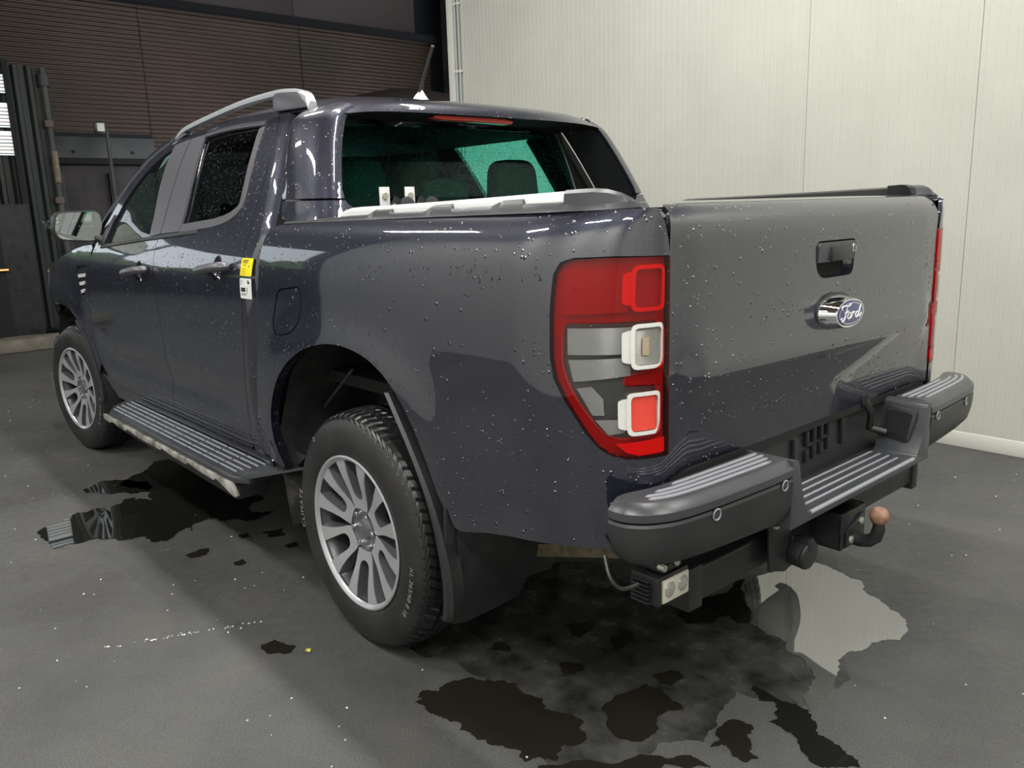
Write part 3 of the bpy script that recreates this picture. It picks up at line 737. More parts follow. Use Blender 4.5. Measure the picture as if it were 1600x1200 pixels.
b.prism(Lf, lambda u, v, d: (.075+u*.8, 1.055+v*1.1, .003+.25*u*u*8+d+abs(v)*.5), 0, .0006)
thing(b.build('leaf', mat('yellow_leaf', (.62, .60, .08), .6)), 'small yellow leaf on the asphalt in front of the rear wheel', 'leaf')

# ================================================================== the pick-up truck
TR = empty('pickup_truck', 'dark grey blue double cab pickup truck, wet with rain, seen from behind', 'truck')
GAP = .0022
# --- outlines on the skin (s along the body, z up)
TL = [(-1.1815, 1.262), (-1.03, 1.266), (-.943, 1.264), (-.918, 1.256), (-.906, 1.232), (-.901, 1.149), (-.900, 1.052), (-.907, 1.006), (-.930, .957), (-.972, .888), (-.997, .856), (-1.025, .838), (-1.062, .828), (-1.12, .824), (-1.1815, .822)]
ARCH = catmull([(-.605, .560), (-.550, .553), (-.508, .580), (-.480, .650), (-.448, .735), (-.400, .825), (-.322, .912), (-.228, .964), (-.127, .988), (-.019, .994), (.098, .978), (.219, .936), (.335, .866), (.414, .784), (.468, .690), (.486, .592), (.470, .500)], 4)
FRONTB = [(.492, .490), (.594, .520), (.612, .60), (.609, .688), (.580, .79), (.550, .886), (.515, 1.01), (.485, 1.136), (.466, 1.243), (.451, 1.300), (.428, 1.332), (.385, 1.3445)]
RAILT = [(.2, 1.349), (-.02, 1.354), (-.5, 1.359), (-.85, 1.363), (-1.07, 1.366)]
REAR_E = [(-1.125, 1.368), (-1.160, 1.338), (-1.1765, 1.30), (-1.1815, 1.262)]
REAR_L = [(-1.1815, .822), (-1.1815, .752)]
BOT = [(-1.10, .735), (-1.035, .700), (-1.017, .612), (-.971, .612), (-.88, .607), (-.755, .588), (-.656, .571)]
FUEL = roundpoly([(.338, 1.138), (.180, 1.155), (.196, 1.045), (.262, 1.000), (.372, .985), (.395, 1.02)], [.03, .03, .06, .05, .03, .03], 5)
bed_out = RAILT+REAR_E+TL[1:-1]+REAR_L+BOT+ARCH+FRONTB
panel('bedside_panel', bed_out, bed, PAINT, TR, holes=[FUEL], res=.028, mirror=True, grow=-GAP)
panel('fuel_door', FUEL, bed, PAINT, TR, res=.02, grow=-.003, off=-.001)
panel('fuel_pocket', FUEL, bed, DARK, TR, res=.03, grow=.004, off=-.014)
# folded arch lip and liner
def lip(arch, S, name, m, w=.03, mir=True):
    for sd in ((1, -1) if mir else (1,)):
        V = []; F = []
        for (s, z) in arch:
            P = Vector(S(s, z)); 
            for d in (.004, w*.4, w): V.append((P.x, (P.y-d)*sd, P.z))
        k = 3
        for i in range(len(arch)-1):
            for j in range(2): F.append((i*k+j, i*k+j+1, (i+1)*k+j+1, (i+1)*k+j))
        MB().add(V, F).build(name, m, TR)
lip(ARCH, bed, 'arch_lip', PAINT)
def well(cx, cz, r, y0, y1, name, a0=-25, a1=205):
    for sd in (1, -1):
        b = MB(); us = [math.radians(a0+(a1-a0)*i/30) for i in range(31)]
        b.grid(lambda u, v: (cx+(r+.02*noise.noise((u*3, v*9, 5)))*math.cos(u), sd*v, cz+(r+.02*noise.noise((u*3, v*9, 5)))*math.sin(u)*1.0), us, [y0+(y1-y0)*i/6 for i in range(7)])
        V = [(cx+r*math.cos(u), sd*y0, cz+r*math.sin(u)) for u in us]
        b.add(V+[(cx, sd*y0, cz)], [(i, i+1, len(us)) for i in range(len(us)-1)])
        b.build(name, LINER, TR)
well(-.01, .50, .505, .50, .895, 'wheel_arch_liner')
well(3.22, .42, .47, .50, .86, 'wheel_arch_liner')
# --- doors
REARD_BACK = [(.728, 1.709), (.690, 1.655), (.655, 1.52), (.640, 1.43), (.628, 1.347), (.625, 1.271), (.621, 1.217), (.621, 1.062), (.650, .958), (.715, .767), (.745, .661), (.752, .592), (.755, .525)]
SPLIT = [(1.585, .503), (1.57, .556), (1.545, .70), (1.531, .785), (1.520, .90), (1.508, 1.02), (1.505, 1.123), (1.515, 1.20), (1.525, 1.265), (1.533, 1.35), (1.560, 1.50), (1.575, 1.62), (1.575, 1.728)]
DBOT = [(.775, .500), (1.053, .496), (1.395, .500)]
RTOP = [(1.30, 1.748), (.977, 1.745), (.80, 1.737), (.75, 1.726)]
WINR = roundpoly([(.842, 1.708), (.771, 1.461), (.765, 1.402), (.84, 1.362), (.987, 1.338), (1.295, 1.320), (1.36, 1.55), (1.415, 1.710), (1.15, 1.722)], [.02, .02, .05, .08, .08, .01, .05, .01, .1], 4)
rear_door_out = REARD_BACK+DBOT+SPLIT+RTOP
F_BOT = [(1.789, .508), (2.155, .514), (2.402, .527), (2.534, .554)]
F_FRONT = [(2.600, .62), (2.632, .714), (2.615, .82), (2.589, .928), (2.535, 1.04), (2.488, 1.135), (2.44, 1.205)]
F_TOP = [(2.40, 1.262), (2.356, 1.345), (2.271, 1.452), (2.144, 1.560), (1.993, 1.655), (1.825, 1.708), (1.70, 1.728)]
front_door_out = SPLIT[::-1]+F_BOT+F_FRONT+F_TOP
WINF = roundpoly([(1.640, 1.303), (1.72, 1.50), (1.75, 1.680), (1.825, 1.672), (1.985, 1.605), (2.115, 1.512), (2.215, 1.40), (2.255, 1.262), (1.95, 1.283)], [.01, .05, .02, .08, .1, .1, .08, .02, .1], 4)
def dish(x0, z0, n=22): return [(x0-.010+.040*math.cos(2*PI*i/n), z0+.047*math.sin(2*PI*i/n)) for i in range(n)]
DISH = [dish(.842, 1.188), dish(1.705, 1.148)]
rd = panel('rear_door', rear_door_out, cab, PAINT, TR, holes=[WINR, DISH[0]], mirror=True, grow=-GAP)
fd = panel('front_door', front_door_out, cab, PAINT, TR, holes=[WINF, DISH[1]], mirror=True, grow=-GAP)
for q, s_ in enumerate((1, -1)):
    mir = (lambda S: (lambda s, z: (lambda P: (P[0], P[1]*s_, P[2]))(S(s, z))))
    for d_, Wn, gm in ((rd[q], WINR, GLASSW if s_ < 0 else GLASSD), (fd[q], WINF, GLASSF)):
        o = panel('window_glass', Wn, cab, (gm), None, res=.05, grow=.004, off=-.012, depth=.003, roll=.0005)
        if s_ == -1:
            me = o.data; 
            for v in me.vertices: v.co.y *= -1
            me.flip_normals()
        o.parent = d_
# grey finishers around the glass
def finisher(name, poly, m=TRIMG, off=.0025, holes=()): return panel(name, poly, cab, m, TR, holes=holes, res=.03, off=off, depth=.008, roll=.002, mirror=True)
finisher('pillar_finisher', [(1.298, 1.322), (1.505, 1.312), (1.533, 1.45), (1.560, 1.60), (1.569, 1.716), (1.418, 1.722), (1.36, 1.55), (1.32, 1.42)])
finisher('pillar_finisher', [(1.513, 1.312), (1.636, 1.300), (1.665, 1.38), (1.718, 1.50), (1.747, 1.60), (1.752, 1.700), (1.578, 1.716), (1.568, 1.60), (1.541, 1.45)])
strip('window_trim', [(1.29, 1.320), (1.12, 1.330), (.987, 1.338), (.90, 1.349), (.84, 1.362), (.79, 1.383), (.766, 1.405), (.765, 1.435), (.771, 1.461), (.80, 1.56), (.83, 1.67), (.838, 1.700)][::-1], cab, TRIMG, TR, .003, .030, .004, mirror=True)
strip('window_trim', [(.845, 1.713), (.98, 1.719), (1.15, 1.724), (1.30, 1.722), (1.42, 1.716)], cab, TRIMG, TR, .006, .012, .003, mirror=True)
strip('belt_moulding', [(2.30, 1.252), (1.95, 1.276), (1.64, 1.295), (1.30, 1.314), (1.10, 1.325)], cab, BLK, TR, .004, .012, .005, mirror=True)
finisher('mirror_sail', [(2.26, 1.262), (2.222, 1.40), (2.26, 1.40), (2.345, 1.285), (2.36, 1.255)], BLK)
# --- cab rear quarter with the rounded corner next to the bed
CE = interp([(.45, .595), (.52, .604), (.688, .617), (.79, .588), (.886, .558), (1.01, .523), (1.136, .493), (1.243, .474), (1.30, .462), (1.388, .49), (1.475, .515), (1.586, .555), (1.70, .60), (1.76, .62)])
def cabq(s, z):
    e = CE(z); t_ = max(0., (e+.085-s)/.085)
    P = cab(s, z); return (P[0], P[1]-.075*t_**2.2, P[2])
CQ = [(CE(z)+.004, z) for z in [.50, .55, .60, .688, .75, .8, .85, .886, .95, 1.01, 1.08, 1.136, 1.19, 1.243, 1.30, 1.345, 1.388, 1.43, 1.475, 1.53, 1.586, 1.64, 1.69, 1.735]]
panel('cab_rear_quarter', CQ+[(.74, 1.743), (.75, 1.728)]+REARD_BACK[:-1]+[(.758, .50), (.70, .497)], cabq, PAINT, TR, res=.022, mirror=True, grow=-.001)
panel('sill', [(.60, .495), (.60, .43), (1.5, .425), (2.50, .44), (2.62, .56), (2.535, .549), (2.402, .522), (2.155, .509), (1.789, .503), (1.395, .495), (.755, .495)], lambda s, z: (s, cab(s, z)[1]-.006, z), PAINT, TR, mirror=True)
panel('gap_backing', [(.68, .46), (2.62, .46), (2.66, 1.2), (2.3, 1.25), (1.0, 1.29), (.80, 1.33), (.74, 1.36), (.56, 1.28), (.55, 1.2), (.64, .9), (.68, .75)], lambda s, z: (s, cab(s, z)[1]-.028, z), DARK, TR, res=.08, mirror=True)  # black shell added behind the panels so their gaps read dark
panel('gap_backing', [(.42, 1.34), (-1.08, 1.34), (-1.13, .76), (-.95, .70), (-.75, .64), (-.56, .68), (-.30, .98), (0, 1.06), (.3, .94), (.50, .80), (.53, .60), (.60, .60)], lambda s, z: (bed(s, z)[0]+(.02 if s < -.8 else 0), bed(s, z)[1]-.028, z), DARK, TR, res=.08, mirror=True)
# --- front wing, bonnet and nose
def nose(s, z):
    if s <= 3.35: return cab(s, z)
    th = (s-3.35)/1.0*PI/2; P = cab(3.35, z); y0 = P[1]
    if th > PI/2: return (4.05, y0-.55-(s-4.35), z)
    return (3.35+.70*math.sin(th), y0-.55+.55*math.cos(th), z)
FARCH = catmull([(2.640, .56), (2.688, .70), (2.757, .80), (2.869, .865), (3.02, .895), (3.2, .90), (3.38, .885), (3.53, .83), (3.64, .73), (3.69, .60), (3.70, .50)], 4)
WTOP = [(4.35, 1.02), (4.0, 1.06), (3.75, 1.085), (3.578, 1.105), (3.4, 1.135), (3.158, 1.170), (2.923, 1.208), (2.743, 1.236), (2.60, 1.252), (2.47, 1.258), (2.44, 1.240)]
VENT = [(2.706, 1.135), (2.520, 1.154), (2.61, 1.000), (2.688, .990)]
VENTR = roundpoly(VENT, .012, 3)
panel('front_wing', [(2.455, 1.21)]+F_FRONT[::-1]+[(2.61, .60)]+FARCH+[(3.78, .50), (4.35, .50)]+WTOP, nose, PAINT, TR, res=.035, mirror=True, grow=-GAP, holes=[VENTR])
lip(FARCH, nose, 'arch_lip', PAINT)
panel('wing_vent', VENTR, nose, BLKS, TR, res=.03, off=-.012, grow=.003, mirror=True)
for i in range(3):
    z0 = 1.098-.042*i; x0 = 2.60+.014*i
    panel('vent_bar', [(2.700-.004*i, z0), (x0-.05+.02*i, z0+.012), (x0-.045+.02*i, z0-.006), (2.695-.004*i, z0-.018)], nose, SILV, TR, res=.03, off=.001, mirror=True, depth=.01)
strip('headlamp_rear_edge', [(3.45, 1.10), (3.52, 1.02), (3.60, .97), (3.75, .93), (4.1, .92)], nose, CHROME, TR, .012, .012, .004, mirror=True)
b = MB()
def hoodf(u, v):   # u forward 2.62..4.1 ; v -1..1
    zt = interp([(2.44, 1.25), (2.743, 1.236), (3.158, 1.17), (3.578, 1.105), (4.05, 1.04), (4.2, .98)])(u)
    yw = nose(min(u, 3.35), zt)[1] if u <= 3.35 else nose(3.35, zt)[1]-.55+.55*math.sqrt(max(0, 1-((u-3.35)/.72)**2))
    if u > 3.35: yw = nose(3.35, zt)[1]-.32*((u-3.35)/.72)**2
    return (u, yw*v*.995, zt+.075*(1-abs(v)**3.2)+.01*(abs(v) < .8))
b.grid(hoodf, [2.62+1.5*i/30 for i in range(31)], [-1+2*i/30 for i in range(31)]).build('bonnet', PAINT, TR)
MB().grid(lambda u, v: (2.40+.24*u, v*.78, 1.25+.03*(1-abs(v))), [0, .5, 1], [-1+.2*i for i in range(11)]).build('scuttle', BLK, TR)
MB().box((3.95, -.55, .62), (4.07, .55, 1.04)).build('grille', BLKS, TR, .02)
MB().box((3.75, -.80, .42), (4.12, .80, .62)).build('front_bumper', BLK, TR, .05, 4)
for s_ in (1, -1): MB().box((3.86, .58*s_-.14, .86), (4.04, .58*s_+.14, 1.02)).build('headlamp', CLEAR, TR, .03, 3)

# --- roof, windscreen
ZC = interp([(.32, 1.717), (.335, 1.740), (.36, 1.757), (.42, 1.776), (.48, 1.787), (.55, 1.798), (.70, 1.812), (1.0, 1.824), (1.4, 1.822), (1.75, 1.79), (2.0, 1.745), (2.12, 1.715)])
ZE = interp([(.32, 1.700), (.35, 1.712), (.40, 1.725), (.46, 1.738), (.60, 1.752), (.80, 1.758), (1.0, 1.765), (1.3, 1.770), (1.575, 1.752), (1.825, 1.725), (1.993, 1.672), (2.12, 1.615)])
def roofz(x, y, hw):
    q = min(1., abs(y)/hw); zc = ZC(x); return zc-(zc-ZE(x))*(.22*q*q+.78*q**7)
def roofhw(x): return interp([(.32, .625), (.38, .640), (.50, .636), (.60, .630), (.80, .628), (1.3, .622), (1.6, .628), (1.8, .640), (2.12, .64)])(x)
def rearlip(x, v): return x+.012*(abs(v))**3*max(0, (.6-x)/.28)
xs = [.32, .324, .332, .345, .36, .385, .42, .46, .50, .55, .62, .7, .8, .9, 1.0, 1.15, 1.3, 1.45, 1.6, 1.75, 1.88, 2.0, 2.12]
vs_ = [-1+2*i/44 for i in range(45)]
MB().grid(lambda x, v: (rearlip(x, v), roofhw(x)*v, roofz(x, roofhw(x)*v, roofhw(x))), xs, vs_).build('roof', PAINT, TR)
# fillet between roof edge and cab side
for sd in (1, -1):
    b = MB()
    ed = interp([(.62, 1.738), (.80, 1.741), (.977, 1.748), (1.30, 1.752), (1.575, 1.733), (1.70, 1.730), (1.825, 1.711), (1.993, 1.658), (2.144, 1.563)])
    def fil(x, t_):
        P0 = Vector(cab(x, ed(x))); hw = roofhw(x); P2 = Vector((x, hw, roofz(x, hw, hw)));
        P0.z -= .006; P0.y += .002
        P1 = Vector((x, P0.y-.012, P0.z+.012)); q = P0*(1-t_)**2+P1*2*t_*(1-t_)+P2*t_*t_
        return (q.x, q.y*sd, q.z)
    b.grid(fil, [.56+1.58*i/40 for i in range(41)], [i/6 for i in range(7)]).build('drip_rail', PAINT, TR)
A = [(1.93, 1.700, .0), (2.05, 1.655, .0), (2.2, 1.56, 0), (2.30, 1.47, 0), (2.40, 1.36, 0), (2.50, 1.262, 0)]
for sd in (1, -1):
    pts = [(x, sd*(cab(x, z)[1]-.022), z) for x, z, _ in [(1.86, 1.722, 0)]+A]
    MB().tube(pts, .026, 12, flat=1.0).build('front_pillar', PAINT, TR)
def ws(u, v):
    x = 2.08+.72*u; z = 1.725-.475*u; return (x-.0+.09*(1-v*v)*(1), v*(.60+.16*u), z)
MB().grid(ws, [i/10 for i in range(11)], [-1+2*i/16 for i in range(17)]).build('windscreen', WSHIELD, TR)

# --- sport hoop behind the cab
hp_out = [(.082, 1.425), (.075, 1.50), (.065, 1.58), (.055, 1.66), (.06, 1.72), (.06, 1.752)]
OPE = [(-.1895, 1.70), (-.188, 1.60), (-.1865, 1.50), (-.1875, 1.45), (-.195, 1.4205)]
def hoop2(s, z):
    P = hoop(s, z)
    t_ = max(0., (z-1.675)/.075); t_ = min(t_, 1.15)
    return (P[0]+.0*t_, P[1]-.085*t_**2.2, z+.004*t_*t_)
panel('hoop_leg', hp_out+[(-.05, 1.752), (-.13, 1.738), (-.1895, 1.722)]+OPE, hoop2, PAINT, TR, res=.016, depth=.02, mirror=True, grow=-.001)
panel('hoop_foot', [(.082, 1.419), (.080, 1.38), (.045, 1.352), (.0, 1.352), (-.09, 1.352), (-.20, 1.356), (-.24, 1.36), (-.235, 1.385), (-.205, 1.405), (-.197, 1.4155)], hoop, PAINT, TR, res=.02, depth=.02, mirror=True, grow=-.001)
# inner faces of the hoop and the back wall of the cab
for sd in (1, -1):
    b = MB()
    zz = [1.36, 1.40, 1.45, 1.50, 1.56, 1.62, 1.68, 1.72]
    def inn(z, t_):
        P = Vector(hoop(-.187, z)); Q = Vector((.50+(z-1.44)*.32, W_CAB(z)-.03, z)); q = P.lerp(Q, t_); q.y += .0
        return (q.x, q.y*sd, q.z)
    b.grid(inn, zz, [0, .08, .5, 1]).build('hoop_inner_face', BLK if sd > 0 else GREYP, TR)  # lighter grey on the right face stands for light falling there
MB().grid(lambda z, v: (.515+(z-1.44)*.32, v*(W_CAB(z)-.02), z), [1.30, 1.38, 1.5, 1.6, 1.7, 1.75], [-1, -.82, -.8]).build('cab_back_wall', DARK, TR)  # black stands for body colour in shade beside the rear glass
MB().grid(lambda z, v: (.515+(z-1.44)*.32, v*(W_CAB(z)-.02), z), [1.30, 1.38, 1.5, 1.6, 1.7, 1.75], [.8, .82, 1]).build('cab_back_wall', DARK, TR)
MB().grid(lambda z, v: (.66+.02*v*v, v*(W_CAB(z)-.06), z), [.5, .9, 1.2, 1.34], [-1, 0, 1]).build('cab_back_wall', DARK, TR)
# roof underside of the hoop (dark) with the high brake lamp
b = MB()
b.grid(lambda t_, v: (rearlip(.323, v)+(.60-.323)*t_, roofhw(.33)*v*.99, roofz(.32, roofhw(.32)*v, roofhw(.32))-.002+.004*t_), [0, .2, .6, 1], [-1+2*i/20 for i in range(21)]).build('hoop_header', DARK, TR)
def bl(u, v): return (.405+.02*v*v, u, 0)
HBL = [(.246, 1.704), (.235, 1.712), (0.05, 1.716), (-.100, 1.712), (-.150, 1.706), (-.135, 1.694), (0.05, 1.697), (.20, 1.697)]
MB().prism(HBL, lambda u, v, d: (.36+d, u, v+.004), 0, .05).build('high_brake_lamp', REDB, TR, .002)
MB().prism([(.62, 1.425), (.60, 1.69), (.0, 1.698), (-.60, 1.69), (-.62, 1.425)], lambda u, v, d: (.47+(v-1.44)*.32+d, u, v), 0, .004).build('rear_glass', GLASSR, TR, weld=False)
strip('glass_edge_line', [(-.615, 1.36), (-.61, 1.45), (-.60, 1.55), (-.585, 1.64), (-.57, 1.69)], lambda s, z: (.468+(z-1.44)*.32, s, z), TRIMG, TR, .0025, .0025, .004)
# rear sliding bracket pieces at the glass foot
for i, y in enumerate((.455, .345)):
    e = MB().box((.395, y-.022, 1.36), (.40, y+.022, 1.462)).build('latch_bracket', WHITE, TR, .004)
    MB().tube([(.388, y, 1.43), (.396, y, 1.43)], .012, 12).build('bolt', GALV, e)
    MB().prism([(y-.075, 1.36), (y+.0, 1.36), (y-.01, 1.40), (y-.03, 1.43), (y-.06, 1.41)], lambda u, v, d: (.37+d, u, v), 0, .006).build('latch_plate', BLK, e)
    MB().tube([(.36, y-.075, 1.395), (.372, y-.075, 1.395)], .032, 20).build('knob', GREYP, e, .003)
    MB().tube([(.3645, y-.02, 1.398), (.369, y-.02, 1.398)], .006, 8).build('screw', GALV, e)

# --- rail caps
def railside(t_, z):
    return (t_, W_BED(1.345)-.004-(z-1.345)*.55, z)
for sd in (1, -1):
    notch = [(.36, 1.352), (.10, 1.360), (-.02, 1.366), (-.128, 1.368), (-.160, 1.380), (-.235, 1.381), (-.240, 1.371), (-.400, 1.373), (-.430, 1.387), (-.503, 1.388), (-.508, 1.376), (-.662, 1.379), (-.694, 1.391), (-.766, 1.392), (-.771, 1.381), (-.890, 1.383), (-.920, 1.398), (-.950, 1.401), (-.99, 1.399), (-1.04, 1.390), (-1.095, 1.374)]
    lowr = [(-1.095, 1.3665), (-.95, 1.3625), (-.5, 1.3575), (-.02, 1.352), (.36, 1.346)]
    def rc(s, z, d):
        P = Vector(bed(s, 1.345)); n_ = SN(bed, s, 1.20); n_.z = 0; n_.normalize()
        P -= n_*(.002+(z-1.345)*.6+d); return (P.x, sd*P.y, z)
    rows = []; K = sorted(set([-1.095+i*.0145 for i in range(100) if -1.095+i*.0145 < .36]+[p[0] for p in notch]))
    def topz(s):
        for (a_, za), (c_, zc_) in zip(notch[:-1], notch[1:]):
            if c_ <= s <= a_: return za+(zc_-za)*(s-a_)/(c_-a_) if a_ != c_ else za
        return 1.352
    lw = interp(sorted(lowr)); V = []
    for s_ in K:
        zt = topz(s_)
        for (z, d) in ((lw(s_), .0), (zt-.002, .0), (zt, .003), (zt, .03), (lw(s_), .03)): V.append(rc(s_, z, d))
    k = 5; F = [(i*k+j, i*k+(j+1) % k, (i+1)*k+(j+1) % k, (i+1)*k+j) for i in range(len(K)-1) for j in range(k)]+[tuple(range(k)), tuple((len(K)-1)*k+j for j in range(k))[::-1]]
    MB().add(V, F).build('rail_cap', GREYP, TR)
    TOPR = interp([(-1.10, 1.372), (-1.06, 1.389), (-1.02, 1.400), (-.97, 1.4065), (-.89, 1.405), (-.68, 1.400), (-.43, 1.395), (-.12, 1.390), (.0, 1.388), (.06, 1.376)])
    def band(name, m, xs2, sec):
        V = []
        for x in xs2:
            for (dy, z) in sec(TOPR(x)): V.append(rc(x, z, dy-(z-1.345)*.6))
        k = len(sec(1.4)); F = [(i*k+j, i*k+j+1, (i+1)*k+j+1, (i+1)*k+j) for i in range(len(xs2)-1) for j in range(k-1)]+[tuple(range(k)), tuple((len(xs2)-1)*k+j for j in range(k))[::-1]]
        b_ = MB().add(V, F)
        if isinstance(m, list):
            for i_ in range((len(xs2)-1)*(k-1)):
                if i_ % (k-1) >= k-3: b_.mi[i_] = 1
        return b_.build(name, m, TR)
    band('rail_strip', [SILV, BLKS], [-.93, -.88, -.78, -.6, -.4, -.2, -.05, 0, .03, .05], lambda zt: ((.030, 1.350), (.031, zt-.012), (.036, zt-.003), (.044, zt), (.075, zt), (.09, zt-.006), (.095, 1.350)))  # pale silver top carries the ceiling's reflection in its colour
    band('rail_end_cap', GREYP, [-1.095, -1.07, -1.04, -1.0, -.96, -.92, -.89], lambda zt: ((.016, 1.362), (.022, zt-.006), (.032, zt+.002), (.078, zt+.002), (.092, zt-.004), (.095, 1.362)))
    band('rail_inner_band', BLKS, [-1.09, -1.05, -1.0, -.96, -.92, -.88], lambda zt: ((.076, 1.362), (.077, zt+.004), (.094, zt+.004), (.098, 1.362)))
for i in range(14):
    x0 = -1.03+i*.103
    MB().box((x0, -.70, 1.325), (x0+.098, .70, 1.342)).build('cover_slat', BLKS, TR, .004)
MB().box((-1.0, -.74, .80), (.5, .74, .84)).build('load_bed_floor', DARK, TR)
# --- tailgate
TGE = [(.672, 1.3715), (.690, 1.345), (.700, 1.31), (.7025, 1.262), (.7025, .762)]
tg_out = TGE+[(-a, b_) for a, b_ in TGE[::-1]]
HND = roundpoly([(.096, 1.262), (-.112, 1.262), (-.112, 1.165), (.060, 1.165), (.092, 1.185)], [.014, .014, .03, .03, .02], 5)
tg = panel('tailgate', tg_out, tgate, PAINT, TR, holes=[HND], res=.03, grow=-.001)
# rolled top of the tailgate
b = MB()
def tt(v, t_):
    P = Vector(tgate(v, 1.3715)); n = SN(tgate, v, 1.3715)
    a = t_*PI/2
    return (P.x+.085*t_+.0, P.y, P.z+.006*math.sin(a)-.0)
MB().grid(tt, [-.67+1.34*i/30 for i in range(31)], [0, .1, .25, .5, .75, 1]).build('tailgate_top', PAINT, tg)
for z0 in (.755,):
    MB().box((-1.05, -.70, .745), (-1.0, .70, 1.33)).build('tailgate_inner', DARK, tg)
# handle pocket
def cup(u, v): 
    return (tgate(u, v)[0], u, v)
b = MB(); c_ = (-.008, 1.21)
rings = []
for sc_, dp in ((1.0, .001), (.98, .012), (.90, .030), (.70, .040), (.01, .042)):
    rings.append([(tgate(u, v)[0]+dp, c_[0]+(u-c_[0])*sc_, c_[1]+(v-c_[1])*sc_) for u, v in HND])
k = len(HND); V = [p for r in rings for p in r]
F = [(i*k+j, i*k+(j+1) % k, (i+1)*k+(j+1) % k, (i+1)*k+j) for i in range(len(rings)-1) for j in range(k)]
hb = b.add(V, F).build('handle_cup', PAINT, tg)
HP1 = roundpoly([(.093, 1.259), (-.109, 1.259), (-.109, 1.206), (.093, 1.206)], [.012, .012, .004, .004], 4)
MB().prism(HP1, lambda u, v, d: (tgate(u, v)[0]+.004+d-.010*(1-((v-1.232)/.03)**2), u, v), -.004, .03).build('handle_bezel', GREYP, tg, .003)
MB().prism([(.030, 1.248), (-.080, 1.248), (-.080, 1.208), (.030, 1.208)], lambda u, v, d: (tgate(u, v)[0]-.0115+d, u, v), 0, .02).build('tailgate_handle', BLK, tg, .002)
MB().lathe([(0, -.0095), (.010, -.0095), (.012, -.007), (.012, .0), (0, 0)], (tgate(-.093, 1.235)[0], -.093, 1.237), 'x', 20).build('lock', GALV, tg)
MB().box((tgate(-.093, 1.235)[0]-.0105, -.0955, 1.230), (tgate(-.093, 1.235)[0]-.0090, -.0905, 1.245)).build('key_slot', INK, tg)
# badge: chrome pod, blue oval, script
bz = 1.070; bx = tgate(0, bz)[0]-.001
def oval(a, c, n=48): return [(a*math.cos(2*PI*i/n), c*math.sin(2*PI*i/n)) for i in range(n)]
def podring(a, c, x, dy=0, dz=0): return [(x, u+dy, bz+v+dz) for u, v in oval(a, c)]
R_ = [podring(.096, .048, bx+.006), podring(.097, .049, bx-.002), podring(.094, .0465, bx-.010), podring(.088, .0435, bx-.026, -.0), podring(.080, .040, bx-.040), podring(.078, .0385, bx-.045), podring(.0735, .0345, bx-.0455), podring(.0735, .0345, bx-.043)]
V = [p for r in R_ for p in r]; k = 48
bdg = MB().add(V, [(i*k+j, i*k+(j+1) % k, (i+1)*k+(j+1) % k, (i+1)*k+j) for i in range(len(R_)-1) for j in range(k)]+[tuple(7*k+j for j in range(k))]).build('badge', CHROME, tg, ang=50)
MB().prism(oval(.101, .053), lambda u, v, d: (bx+.0+d, u, bz+v), -.003, .004).build('badge_gasket', BLK, bdg)
R2 = [podring(.0725, .0335, bx-.0435), podring(.072, .033, bx-.0455), podring(.05, .023, bx-.0475), podring(.02, .009, bx-.0482)]
V = [p for r in R2 for p in r]
MB().add(V, [(i*k+j, i*k+(j+1) % k, (i+1)*k+(j+1) % k, (i+1)*k+j) for i in range(3) for j in range(k)]+[tuple(3*k+j for j in range(k))]).build('badge_oval', BLUE, bdg)
V = []; F = []
for j in range(k):
    u, v = oval(.066, .0285)[j]; u2, v2 = oval(.0645, .027)[j]; V += [(bx-.0478, u, bz+v), (bx-.0478, u2, bz+v2)]
MB().add(V, [(2*j, 2*j+1, 2*((j+1) % k)+1, 2*((j+1) % k)) for j in range(k)]).build('oval_line', WHITE, bdg)
SCRIPT = [  # strokes drawn as seen from behind: x to the reader's right
    [(-.044, .010), (-.050, .014), (-.050, .019), (-.042, .022), (-.030, .021), (-.018, .020), (-.008, .023), (-.004, .026)],
    [(-.022, .020), (-.027, .008), (-.033, -.006), (-.040, -.016), (-.048, -.018), (-.052, -.012), (-.047, -.008)],
    [(-.037, .003), (-.029, .004), (-.020, .005), (-.016, .008)],
    [(-.010, .002), (-.018, -.001), (-.021, -.010), (-.016, -.014), (-.008, -.011), (-.005, -.003), (-.010, .002), (-.002, .001)],
    [(-.002, .001), (.004, .002), (.001, -.006), (-.002, -.013)],
    [(.003, -.004), (.009, .002), (.015, .002), (.016, -.001)],
    [(.036, .001), (.028, .002), (.021, -.004), (.020, -.012), (.026, -.013), (.033, -.007), (.040, .006), (.047, .020)],
    [(.047, .020), (.041, .006), (.036, -.006), (.036, -.012), (.043, -.011), (.052, -.003)],
]
b = MB()
for st in SCRIPT:
    P = catmull(st, 5); n = len(P)
    rs = [.0018*(.55+.6*math.sin(PI*min(1, max(0, (i+1)/(n+1)))) ) for i in range(n)]
    b.tube([(bx-.0483, -x*1.08, bz+z*1.02) for x, z in P], rs, 8)
b.build('badge_script', WHITE, bdg)
